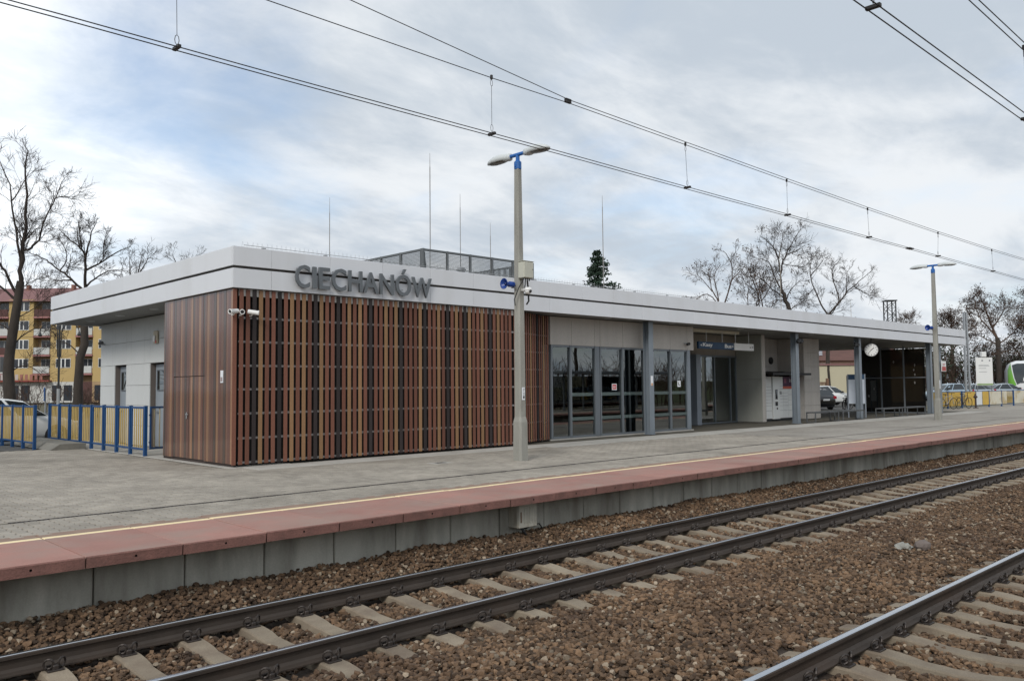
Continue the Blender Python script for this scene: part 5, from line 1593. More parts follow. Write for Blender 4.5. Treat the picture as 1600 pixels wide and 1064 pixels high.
# ------------------------------------------------------------------ notice board, masts, far vehicle
def build_far_things():
    a = math.atan2(-0.69, 0.72)
    t = thing('notice_board', (68.3, 12.1, GZ), 'tall white notice board with dark lines on two posts above the silver car', 'notice board')
    T = rotz(a, (67.85, 12.3, GZ))
    m = MB(); m.cbox(.06, .11, -.03, .03, 0, 1.7, .004, 0, T); m.cbox(1.12, 1.17, -.03, .03, 0, 1.7, .004, 0, T); m.build('posts', M('post_grey', (0.20, 0.21, 0.22), 0.5), t)
    m = MB(); m.cbox(0, 1.24, -.045, .0, 1.55, 3.62, .01, 0, T); m.build('board', WHITE, t)
    m = MB(); m.box(0.05, 1.22, -.05, -.0465, 1.58, 1.70, 0, T); m.build('green_strip', M('board_green', (0.25, 0.36, 0.16), 0.6), t)
    m = MB()
    for z, x1 in ((3.05, .95), (2.98, 1.0), (2.82, .75), (2.55, .8)): m.box(.2, x1, -.05, -.0465, z, z + .025, 0, T)
    m.box(.42, .54, -.05, -.0465, 3.35, 3.45, 0, T); m.box(.98, 1.08, -.05, -.0465, 3.34, 3.46, 0, T); m.build('print', M('print_grey', (0.25, 0.26, 0.28), 0.6), t)
    g = thing('board_speaker', (68.4, 12.0, 3.4), 'white box with a black round end fixed on top of the white notice board', 'loudspeaker')
    m = MB(); m.cbox(.45, .80, -.1, .15, 3.66, 4.05, .03, 0, T); m.build('box', WHITE, g)
    m = MB(); m.lathe([(.14, 0), (.20, .12), (.19, .14), (.05, .10)], 14, 0, T @ Matrix.Translation((.86, 0, 3.88)) @ Matrix.Rotation(math.pi / 2, 4, 'Y')); m.build('cap', BLACK, g)
    # catenary mast: two channels with batten plates
    ML = M('mast_grey', (0.36, 0.38, 0.40), 0.5, metal=0.3, var=0.1)
    t = thing('catenary_mast', (73.7, 14.7, GZ), 'pale twin-channel catenary mast rising beyond the end of the roof', 'mast')
    T = rotz(a, (73.55, 14.85, GZ))
    for u in (0, 0.34):
        m = MB(); m.loft([[tuple(T @ Vector((u + du + lean, v, z))) for du, v in ((-.05, -.1), (.05, -.1), (.05, .1), (-.05, .1))] for z, lean in ((0, 0), (7.5, -.1 if u else .06))]); m.build('channel', ML, t)
    for z in np.arange(.5, 7.2, .55):
        m = MB(); m.box(.07, .27, -.05, .05, z, z + .06, 0, T); m.build('batten', ML, t)
    m = MB(); m.tube([tuple(T @ Vector((.3, 0, 5.6))), tuple(T @ Vector((1.9, -.4, 5.75)))], .03, 5); m.tube([tuple(T @ Vector((.3, 0, 3.4))), tuple(T @ Vector((2.2, -.4, 4.5)))], .025, 5); m.tube([tuple(T @ Vector((.3, 0, 4.55))), tuple(T @ Vector((7.0, -.4, 4.55)))], .02, 5); m.build('cantilever', M('cantilever_dark', (0.05, 0.05, 0.055), 0.5), t)
    # lattice mast behind the roof
    t = thing('lattice_mast', (96.7, 29.6, GZ), 'dark steel lattice mast with a flat top behind the far part of the roof', 'mast')
    MD = M('mast_dark', (0.075, 0.08, 0.085), 0.5, metal=0.3)
    T = rotz(a, (96.2, 30.0, GZ)); w = .95; h = 11.1
    for u in (0, w):
        for v in (0, w):
            m = MB(); m.cbox(u - .06, u + .06, v - .06, v + .06, 0, h, .01, 0, T); m.build('leg', MD, t)
    m = MB()
    z = 5.0; k = 0
    while z < h - .2:
        for v in (0, w):
            a_, b_ = ((0, v, z), (w, v, z + .75)) if k % 2 else ((w, v, z), (0, v, z + .75))
            m.tube([tuple(T @ Vector(a_)), tuple(T @ Vector(b_))], .035, 4)
            a_, b_ = ((v, 0, z), (v, w, z + .75)) if k % 2 else ((v, w, z), (v, 0, z + .75))
            m.tube([tuple(T @ Vector(a_)), tuple(T @ Vector(b_))], .035, 4)
        m.box(-.05, w + .05, -.05, .05, z, z + .05, 0, T)
        z += .75; k += 1
    m.build('bracing', MD, t)
    m = MB(); m.box(-.15, w + .15, -.15, w + .15, h, h + .12, 0, T); m.build('top_plate', MD, t)
    # rail vehicle nose at the right edge
    t = thing('rail_vehicle', (0, 0, 0), 'white and green rail vehicle front with a dark windscreen, cut by the right edge', 'train')
    GREEN = M('train_green', (0.16, 0.42, 0.045), 0.35, var=0.03); TWH = M('train_white', (0.74, 0.75, 0.75), 0.3, var=0.02); TRED = M('train_red', (0.5, 0.03, 0.05), 0.4)
    # local: nose looks along -x, length along +x
    sec = [(0.0, .95, .45, 1.6), (0.18, 1.2, .35, 2.2), (0.55, 1.36, .30, 3.0), (0.95, 1.42, .28, 3.5), (1.5, 1.43, .28, 3.8), (16, 1.43, .28, 3.8)]
    rings = []
    for x, w, zb, zt in sec:
        zm = zb + (zt - zb) * .75
        rings.append([(x, -w * .9, zb), (x, -w, zb + .3), (x, -w, zm), (x, -w * .82, zt - .15), (x, -w * .5, zt), (x, w * .5, zt), (x, w * .82, zt - .15), (x, w, zm), (x, w, zb + .3), (x, w * .9, zb)])
    m = MB(); m.loft(rings); b = m.build('body', TWH, t, smooth=True)
    def strip(i0, i1, r0, r1, dx, dy, dz, name, mat):
        m = MB()
        rr_ = [[(p[0] + dx, p[1] * (1 + dy), p[2] + dz) for p in r[i0:i1 + 1]] for r in rings[r0:r1]]
        m.loft(rr_, closed=False, caps=False); return m.build(name, mat, t, smooth=True)
    strip(3, 6, 0, 4, -.05, -.06, .02, 'windscreen', CGL)
    strip(1, 3, 0, 5, -.03, .02, -.02, 'green_panel', GREEN); strip(6, 8, 0, 5, -.03, .02, -.02, 'green_panel', GREEN)
    m = MB(); m.cbox(-.05, .1, -.85, -.35, .75, 1.1, .04); m.cbox(-.05, .1, .35, .85, .75, 1.1, .04); m.build('red_marking', TRED, t)
    m = MB(); m.cbox(0.2, 16, -1.2, 1.2, -.1, .30, .05); m.build('underframe', BLACK, t)
    t.location = (92.6, 15.55, GZ + .1); t.rotation_euler = (0, 0, RAD(17))
build_far_things()

# ------------------------------------------------------------------ houses and street furniture
def build_buildings():
    ux, uy = 0.7212, -0.6927
    a = math.atan2(uy, ux)
    # yellow apartment block: local u along the facade, v away from the camera, z up
    O = (33.73, 127.2, 0.0)
    T = rotz(a, O)
    t = thing('apartment_block', O, 'yellow four storey apartment block with red roof and loggias behind the bare trees', 'building')
    YW = M('facade_yellow', (0.50, 0.355, 0.15), 0.8, var=0.07, vscale=0.4)
    TAN = M('facade_tan', (0.40, 0.27, 0.15), 0.8, var=0.1); PINK = M('slab_pink', (0.36, 0.17, 0.165), 0.8); RTILE = M('roof_red', (0.22, 0.11, 0.105), 0.8, var=0.12, vscale=1, stretch=(1, 1, 3))
    DKB = M('balcony_brown', (0.10, 0.045, 0.04), 0.8); PUR = M('balcony_purple', (0.13, 0.03, 0.07), 0.8); BWH = M('balcony_white', (0.55, 0.55, 0.53), 0.8); WFR = M('window_white', (0.75, 0.75, 0.73), 0.5); PGL = M('far_glass', (0.045, 0.05, 0.06), 0.1, spec=0.7, var=0.2, vscale=0.5); SHOPW = M('shop_white', (0.58, 0.57, 0.54), 0.8, var=0.08)
    px = 0.0931
    def U(p): return (p - 52) * px
    rows = [14.0, 11.2, 8.45, 5.7]
    bays = [(-76, 'y'), (-50, 'l'), (-10 - 66 + 56, 'y')]
    spans = []
    for k in range(-3, 4):
        s0 = 17 + 66 * k
        spans.append((s0, s0 + 39, 'y')); spans.append((s0 + 39, s0 + 66, 'l'))
    rr = random.Random(2)
    for s0, s1, kind in spans:
        u0, u1 = U(s0), U(s1)
        if kind == 'y':
            m = MB(); m.box(u0, u1, 0, 11, 3.0, 15.0, 0, T); m.build('wall_bay', YW, t)
            m = MB(); m.box(u0, u1, 0.0, 11, 0, 2.99, 0, T); m.build('shop_wall', SHOPW if s0 < 100 else TAN, t)
        else:
            m = MB(); m.box(u0, u1, 1.2, 11, 3.0, 15.0, 0, T); m.build('loggia_wall', TAN, t)
            m = MB(); m.box(u0, u1, 0.0, 11, 0, 2.99, 0, T); m.build('shop_wall', SHOPW if s0 < 80 else DKB, t)
        for zc in rows:
            if kind == 'y':
                w0, w1 = U(s0 + 9), U(s0 + 32)
                m = MB()
                m.box(w0, w1, -.05, -.005, zc - .68, zc + .68, 0, T); f = m.build('window', WFR, t)
                n = 3
                for i in range(n):
                    a0 = w0 + .06 + i * (w1 - w0 - .06) / n; a1 = w0 + (i + 1) * (w1 - w0 - .06) / n
                    if i == 1: a0, a1 = a0 + .12, a1 - .12
                    m = MB(); m.box(a0, a1, -.07, -.055, zc - .60, zc + .60, 0, T); m.build('pane', PGL, f)
            else:
                m = MB(); m.box(u0 + .1, u1 - .1, -.12, -.02, zc - 1.45, zc - .45, 0, T); m.build('balcony', rr.choice((DKB, DKB, PUR, BWH, BWH)), t)
                m = MB(); m.box(u0, u1, -.15, 1.19, zc - 1.75, zc - 1.5, 0, T); m.build('balcony_slab', PINK, t)
                m = MB(); m.box(U(s0 + 6), U(s1 - 6), 1.12, 1.19, zc - .7, zc + .65, 0, T); f = m.build('window', WFR, t)
                c_ = (U(s0 + 6) + U(s1 - 6)) / 2
                for a0, a1 in ((U(s0 + 6) + .06, c_ - .05), (c_ + .05, U(s1 - 6) - .06)):
                    m = MB(); m.box(a0, a1, 1.08, 1.115, zc - .62, zc + .57, 0, T); m.build('pane', PGL, f)
        # shopfronts
        if s1 - s0 > 30:
            for q0, q1 in ((s0 + 4, s0 + 18), (s0 + 22, s0 + 35)):
                m = MB(); m.box(U(q0), U(q1), -.06, -.005, .3, 2.5, 0, T); m.build('shop_window', PGL, t)
    m = MB(); m.box(U(-80), U(86), -.9, -.01, 3.05, 3.25, 0, T); m.build('awning', M('awning_red', (0.30, 0.07, 0.06), 0.8), t)
    for k in range(16):
        m = MB(); q = -40 + k * 7.5; m.box(U(q), U(q + 4.5), -.95, -.92, 3.3, 4.1, 0, T); m.build('sign_letter_panel', rr.choice((M('sign_pale', (0.50, 0.42, 0.40), 0.7), M('sign_rust', (0.34, 0.14, 0.11), 0.7))), t)
    u0, u1 = U(-190), U(86 + 140)
    m = MB()
    m.add([tuple(T @ Vector(v)) for v in ((u0, -.5, 14.7), (u1, -.5, 14.7), (u1, 5.5, 17.3), (u0, 5.5, 17.3), (u0, 11.5, 14.7), (u1, 11.5, 14.7))], [(0, 1, 2, 3), (3, 2, 5, 4), (0, 3, 4), (1, 5, 2)]); rf = m.build('roof', RTILE, t)
    for q in (-60, 15, 88, 130):
        m = MB(); m.box(U(q), U(q + 4), 4.5, 5.3, 16.5, 17.7, 0, T); m.build('chimney', M('chimney_brick', (0.25, 0.12, 0.09), 0.8), rf)
    # beige outbuilding and red-roofed house beyond the passage
    T2 = rotz(RAD(-36), (76.4, 28.9, GZ))
    t = thing('outbuilding', (76.4, 28.9, GZ), 'plain beige rendered garage wall behind the parked white car', 'building')
    m = MB(); m.box(-9, 11, 0, 5, 0, 3.55, 0, T2); m.build('wall', M('render_beige', (0.52, 0.47, 0.33), 0.85, var=0.06, vscale=0.6), t)
    m = MB(); m.box(-9.1, 11.1, -.12, 5.1, 3.552, 3.72, 0, T2); m.build('coping', RTILE, t)
    t = thing('house', (84, 38, GZ), 'house with a red roof and white gable trim above the beige wall', 'house')
    T3 = rotz(RAD(-36), (80.5, 33.5, GZ))
    RTILE = M('roof_brown', (0.15, 0.075, 0.06), 0.8, var=0.2, vscale=1, stretch=(1, 1, 3)); HW = M('house_wall', (0.42, 0.27, 0.20), 0.8, var=0.1)
    m = MB(); m.box(-10, 12, 0, 8, 0, 4.3, 0, T3); m.build('wall', HW, t)
    m = MB(); m.add([tuple(T3 @ Vector(v)) for v in ((-10.5, -.4, 4.2), (12.5, -.4, 4.2), (12.5, 4, 6.6), (-10.5, 4, 6.6), (-10.5, 8.4, 4.2), (12.5, 8.4, 4.2))], [(0, 1, 2, 3), (3, 2, 5, 4), (0, 3, 4), (1, 5, 2)]); rf = m.build('roof', RTILE, t)
    for q in (-5.5, -3.6, -1.6, 0.4, 2.5):
        m = MB(); m.box(q, q + 1.1, .5, .9, 4.75, 5.45, 0, T3); m.build('roof_window', M('pale_glass', (0.45, 0.48, 0.52), 0.2), rf)
    for q in (-6, -3, 0, 3):
        m = MB(); m.box(q, q + 1.2, -.06, -.01, 2.6, 3.9, 0, T3); f = m.build('window', WFR, t)
        m = MB(); m.box(q + .1, q + 1.1, -.08, -.062, 2.7, 3.8, 0, T3); m.build('pane', PGL, f)
    t = thing('picket_fence', (67.3, 23.9, GZ), 'brown wooden picket gate in front of the beige wall', 'fence')
    T4 = rotz(RAD(-42), (66.2, 24.9, GZ)); WD = M('wood_brown', (0.16, 0.09, 0.055), 0.8, var=0.2, rnd=0.15)
    for k in range(20):
        m = MB(); m.cbox(k * .115 - .5, k * .115 - .425, -.015, .015, .1, 1.95, .004, 0, T4); m.build('picket', WD, t)
    for z in (.5, 1.25, 1.85): 
        m = MB(); m.cbox(-.55, 1.8, .016, .06, z, z + .09, .004, 0, T4); m.build('rail', WD, t)
    m = MB(); m.cbox(1.80, 2.0, -.1, .1, 0, 2.25, .01, 0, T4); m.build('post', WD, t)
    # double-arm street lamp, signs
    BLK = M('lamp_black', (0.025, 0.028, 0.03), 0.5)
    t = thing('street_lamp', (12.1, 35.2, GZ), 'black street lamp with two curved arms in front of the apartment block', 'street lamp')
    c = Vector((12.13, 35.19, GZ)); uu = Vector((ux, uy, 0))
    m = MB(); m.tube([c, c + Vector((0, 0, 1.9))], .075, 8); m.build('base', M('pole_pale', (0.35, 0.36, 0.36), 0.5), t)
    m = MB(); m.tube([c + Vector((0, 0, 1.9)), c + Vector((0, 0, 4.9))], .05, 8); m.build('pole', BLK, t)
    for s in (-1, 1):
        pts = [c + Vector((0, 0, 3.4)) + uu * s * .08, c + Vector((0, 0, 4.6)) + uu * s * .1]
        for k in range(9):
            an = math.pi * k / 8
            pts.append(c + Vector((0, 0, 4.6 + .42 * math.sin(an))) + uu * s * (.1 + .42 - .42 * math.cos(an)))
        m = MB(); m.tube(pts, .025, 6); m.build('arm', BLK, t)
        e = pts[-1]
        m = MB(); m.lathe([(.02, .18), (.05, .12), (.09, .02), (.085, 0), (.05, -.04)], 14, 0, Matrix.Translation(e + Vector((0, 0, -.15)))); m.build('shade', BLK, t)
    t = thing('crossing_sign', (12.26, 37.8, GZ), 'blue road sign with a white triangle seen in the gap between railings', 'road sign')
    c = Vector((12.26, 37.8, GZ)); T5 = rotz(a - RAD(58), c)
    m = MB(); m.tube([c, c + Vector((0, 0, 2.0))], .035, 8); m.build('post', M('pole_pale'), t)
    m = MB(); m.cbox(-.28, .28, -.07, -.045, 1.30, 1.98, .004, 0, T5); m.build('plate', M('sign_blue', (0.015, 0.11, 0.36), 0.5), t)
    m = MB(); m.add([tuple(T5 @ Vector(v)) for v in ((-.22, -.074, 1.38), (.22, -.074, 1.38), (0, -.074, 1.88))], [(0, 1, 2)]); m.build('triangle', WHITE, t)
    t = thing('signal_post', (8.0, 35.5, GZ), 'grey post with a dark signal box left of the blue road sign', 'post')
    c = Vector((9.6, 36.5, GZ)); T6 = rotz(a, c)
    m = MB(); m.tube([c, c + Vector((0, 0, 3.6))], .06, 8); m.tube([c + uu * .22, c + uu * .22 + Vector((0, 0, 3.2))], .045, 8); m.build('post', M('pole_pale'), t)
    m = MB(); m.cbox(.3, .55, -.15, .1, 2.7, 3.4, .02, 0, T6); m.cbox(-.05, .2, -.12, -.06, 3.2, 3.6, .01, 0, T6); m.build('box', M('cam_dark'), t)
    t = thing('roof_bundle', (4.6, 22.7, 1.36), 'small yellow bundle lying on the roof of the white car at the left', 'bundle')
    m = MB()
    rr = random.Random(9)
    for k in range(9):
        x = 5.95 + rr.uniform(-.25, .25); y = 23.0 + rr.uniform(-.15, .15)
        m.lathe([(.02, 0), (.08, .02), (.10, .06), (.07, .12), (.01, .15)], 7, 0, Matrix.Translation((x, y, 1.385 + rr.uniform(-.01, .02))))
    m.build('bundle', M('bundle_yellow', (0.60, 0.38, 0.08), 0.8), t)
build_buildings()

# litter and stones on the ballast
def build_litter():
    rr = random.Random(21)
    def blob(c, r, n, mat, name, label, cat, j=.25):
        bm = bmesh.new(); bmesh.ops.create_icosphere(bm, subdivisions=2, radius=1)
        for v in bm.verts:
            f = 1 + rr.uniform(-j, j)
            v.co = Vector((v.co.x * r[0] * f, v.co.y * r[1] * f, v.co.z * r[2] * f))
        me = bpy.data.meshes.new(name); bm.to_mesh(me); bm.free(); me.materials.append(mat)
        o = bpy.data.objects.new(name, me); C.objects.link(o); o.location = c
        return tag(o, label, cat)
    blob((12.48, -4.10, -0.700), (0.135, 0.11, 0.085), 2, M('brown_stone', (0.15, 0.12, 0.105), 0.8, var=0.3, vscale=8), 'large_stone', 'rounded brown stone larger than the ballast between the two tracks', 'stone', .08)
    blob((12.28, -3.91, -0.715), (0.15, 0.11, 0.06), 2, M('litter_pale', (0.27, 0.265, 0.235), 0.8, var=0.35, vscale=14), 'crumpled_litter', 'crumpled pale litter lying against the large brown stone', 'litter', .35)
build_litter()

# ------------------------------------------------------------------ trees
BARK = M('bark', (0.050, 0.040, 0.032), 0.95, var=0.35, vscale=5, stretch=(1, 1, 0.3), bump=0.8, bscale=18)
TWIG = M('twig', (0.050, 0.037, 0.030), 0.9, var=0.25, vscale=3)
TWIGR = M('twig_reddish', (0.085, 0.052, 0.036), 0.9, var=0.3, vscale=1)
DRYLEAF = M('dry_leaf', (0.075, 0.045, 0.03), 0.9, var=0.4, vscale=1)
NEEDLE = M('needles', (0.022, 0.045, 0.026), 0.85, var=0.4, vscale=1.2)
IVY = M('ivy', (0.030, 0.045, 0.022), 0.8, var=0.4, vscale=1.0)

class Tree:
    """collects tubes fast; local u (picture right), v (up), w (away) are mapped to the world through the tree's own frame"""
    def __init__(s, seed): s.V = []; s.F = []; s.n = 0; s.rng = np.random.default_rng(seed); s.nodes = []; s.tips = []
    def tube(s, pts, rad, k):
        pts = np.asarray(pts, float); rad = np.asarray(rad, float); n = len(pts)
        t = np.gradient(pts, axis=0); t /= (np.linalg.norm(t, axis=1, keepdims=True) + 1e-9)
        ref = np.array((0.3, 0.2, 0.93)) if abs(t[0, 2]) < 0.8 else np.array((0.9, 0.3, 0.1))
        x = ref - t * (t @ ref)[:, None]; x /= (np.linalg.norm(x, axis=1, keepdims=True) + 1e-9)
        y = np.cross(t, x)
        an = np.arange(k) * 2 * math.pi / k
        ring = pts[:, None] + (x[:, None] * np.cos(an)[None, :, None] + y[:, None] * np.sin(an)[None, :, None]) * rad[:, None, None]
        s.V.append(ring.reshape(-1, 3))
        i = np.arange(n - 1)[:, None] * k; q = np.arange(k)[None]; q2 = (q + 1) % k
        f = np.stack([i + q, i + q2, i + k + q2, i + k + q], -1).reshape(-1, 4) + s.n
        s.F.append(f); s.n += n * k
    def branch(s, p, d, L, r, lev, up=0.25, rmin=0.006, droop=0.0):
        rng = s.rng
        n = 5 if lev >= 2 else 4
        pts = [np.array(p)]; d = np.array(d, float); d /= np.linalg.norm(d)
        for i in range(n - 1):
            d = d + rng.normal(0, .12, 3) + np.array((0, 0, up * .22 - droop * .2)); d /= np.linalg.norm(d)
            pts.append(pts[-1] + d * L / (n - 1))
        rad = np.linspace(r, max(rmin * .7, r * .35), n)
        s.tube(pts, rad, 5 if r > .05 else (4 if r > .025 else 3))
        if lev <= 0:
            s.tips.append(pts[-1]); return
        nch = {3: 5, 2: 5, 1: 4}.get(lev, 4)
        for c in range(nch):
            f = rng.uniform(.25, 1.0); j = min(int(f * (n - 1)), n - 2); fr = f * (n - 1) - j
            q = pts[j] * (1 - fr) + pts[j + 1] * fr
            dd = pts[j + 1] - pts[j]; dd /= np.linalg.norm(dd)
            pr = rng.normal(0, 1, 3); pr -= dd * (pr @ dd); pr /= np.linalg.norm(pr)
            an = rng.uniform(.45, 1.0)
            s.branch(q, dd * math.cos(an) + pr * math.sin(an), L * rng.uniform(.42, .72), max(rmin, r * .55 * (1 - .4 * f)), lev - 1, up, rmin, droop)
    def limb(s, pts2, r0, r1, sub_len, lev, sub_n, k=8, depth=0.35, start_free=0.25, up=0.25, rmin=0.006, droop=0.0):
        """pts2: list of (u, v); the depth coordinate wanders so that the crown is round"""
        rng = s.rng
        P = []
        if s.nodes:
            A = np.array(s.nodes)
            dd = np.hypot(A[:, 0] - pts2[0][0], A[:, 2] - pts2[0][1]); w = A[dd.argmin(), 1]
        else: w = 0.0
        slope = rng.uniform(-depth, depth)
        if not s.nodes: slope = 0
        for i, (u, v) in enumerate(pts2):
            if i:
                seg = math.hypot(u - pts2[i - 1][0], v - pts2[i - 1][1]); w += slope * seg + rng.normal(0, .04) * seg
            P.append((u, w, v))
        P = np.array(P)
        # smooth by chaikin once
        Q = [P[0]]
        for a, b in zip(P, P[1:]): Q += [a * .72 + b * .28, a * .28 + b * .72]
        Q.append(P[-1]); Q = np.array(Q)
        Q[1:-1] += rng.normal(0, .012, Q[1:-1].shape) * np.linalg.norm(P[-1] - P[0]) * .5
        rad = np.linspace(r0, r1, len(Q))
        s.tube(Q, rad, k)
        s.nodes += [tuple(q) for q in Q]
        for c in range(sub_n):
            f = rng.uniform(start_free, 1.0); x = f * (len(Q) - 1); j = min(int(x), len(Q) - 2); fr = x - j
            q = Q[j] * (1 - fr) + Q[j + 1] * fr
            dd = Q[j + 1] - Q[j]; dd /= np.linalg.norm(dd) + 1e-9
            pr = rng.normal(0, 1, 3); pr -= dd * (pr @ dd); pr /= np.linalg.norm(pr)
            an = rng.uniform(.4, 1.05)
            r = max(rmin * 2, rad[j] * .45)
            s.branch(q, dd * math.cos(an) + pr * math.sin(an), sub_len * rng.uniform(.6, 1.2) * (1.15 - .6 * f), min(r * .8, .035), lev, up, rmin, droop)
    def build(s, name, mat, parent, base, az, split=None):
        V = np.concatenate(s.V); F = np.concatenate(s.F)
        ca, sa = math.cos(az), math.sin(az)
        W = np.stack([V[:, 0] * ca - V[:, 1] * sa, V[:, 0] * sa + V[:, 1] * ca, V[:, 2]], -1)
        return np_mesh(name, W, F, mat, parent)
def np_mesh(name, V, F, mat, parent=None, smooth=False):
    me = bpy.data.meshes.new(name)
    n, k = F.shape
    me.vertices.add(len(V)); me.vertices.foreach_set('co', np.ascontiguousarray(V, np.float32).ravel())
    me.loops.add(n * k); me.loops.foreach_set('vertex_index', np.ascontiguousarray(F, np.int32).ravel())
    me.polygons.add(n); me.polygons.foreach_set('loop_start', np.arange(0, n * k, k, dtype=np.int32))
    me.polygons.foreach_set('loop_total', np.full(n, k, np.int32))
    me.materials.append(mat)
    me.update(calc_edges=True)
    if smooth: me.polygons.foreach_set('use_smooth', np.ones(n, bool))
    o = bpy.data.objects.new(name, me); C.objects.link(o)
    if parent is not None: o.parent = parent
    return o
VAZ = math.atan2(-0.6927, 0.7212)
def photo_tree(label, base, dist, origin, trunk, limbs, seed, sub=1.6, lev=2, n=7, rmin=0.006, mat=TWIG, leaves=0, group=None, scale_r=1.0, up=.25, droop=0.0, cat='tree'):
    """trunk and limbs are traced proportions (u right, v down, in hundredths of the tree's own scale), given depth by the builder"""
    s = dist / 1309.6; RS = 0.56
    t = thing('bare_tree', base, label, cat, group)
    cv = lambda P: [((x - origin[0]) * s, (origin[1] - y) * s) for x, y in P]
    az = VAZ
    T = Tree(seed)
    P, r0, r1 = trunk
    T.limb(cv(P), r0 * s * .70, r1 * s * .64, sub * .8, max(lev - 1, 0), 3, 10, 0, .7, rmin=rmin)
    T.build('trunk', BARK, t, base, az)
    cr = Tree(seed + 1); cr.nodes = T.nodes
    for L in limbs:
        P, r0, r1 = L[:3]
        k = L[3] if len(L) > 3 else n
        cr.limb(cv(P), r0 * s * RS, r1 * s * RS, sub, lev, int(k * 1.25), 7, .55, .2, up, rmin, droop)
    o = cr.build('crown', mat, t, base, az)
    if leaves:
        rng = np.random.default_rng(seed + 5)
        tips = np.array(cr.tips)
        idx = rng.choice(len(tips), min(leaves, len(tips)), replace=False)
        ca, sa = math.cos(az), math.sin(az)
        Pt = tips[idx]; Pt = np.stack([Pt[:, 0] * ca - Pt[:, 1] * sa, Pt[:, 0] * sa + Pt[:, 1] * ca, Pt[:, 2]], -1)
        scatter_leaves('leaf_clusters', Pt, 4, 0.16, 0.10, DRYLEAF, t, seed)
    return t
def scatter_leaves(name, P, per, spread, size, mat, parent, seed, flat=0.0, kind=True):
    rng = np.random.default_rng(seed)
    n = len(P) * per
    c = np.repeat(P, per, 0) + rng.normal(0, spread, (n, 3))
    a = rng.normal(0, 1, (n, 3)); a /= np.linalg.norm(a, axis=1, keepdims=True)
    b = rng.normal(0, 1, (n, 3)); b -= a * (a * b).sum(1, keepdims=True); b /= np.linalg.norm(b, axis=1, keepdims=True)
    sz = rng.uniform(.5, 1.2, (n, 1)) * size
    V = np.stack([c - a * sz, c + b * sz * .55, c + a * sz, c - b * sz * .55], 1).reshape(-1, 3)
    F = np.arange(n * 4).reshape(-1, 4)
    o = np_mesh(name, V, F, mat, parent)
    if kind: tag(o, kind='stuff')
    return o

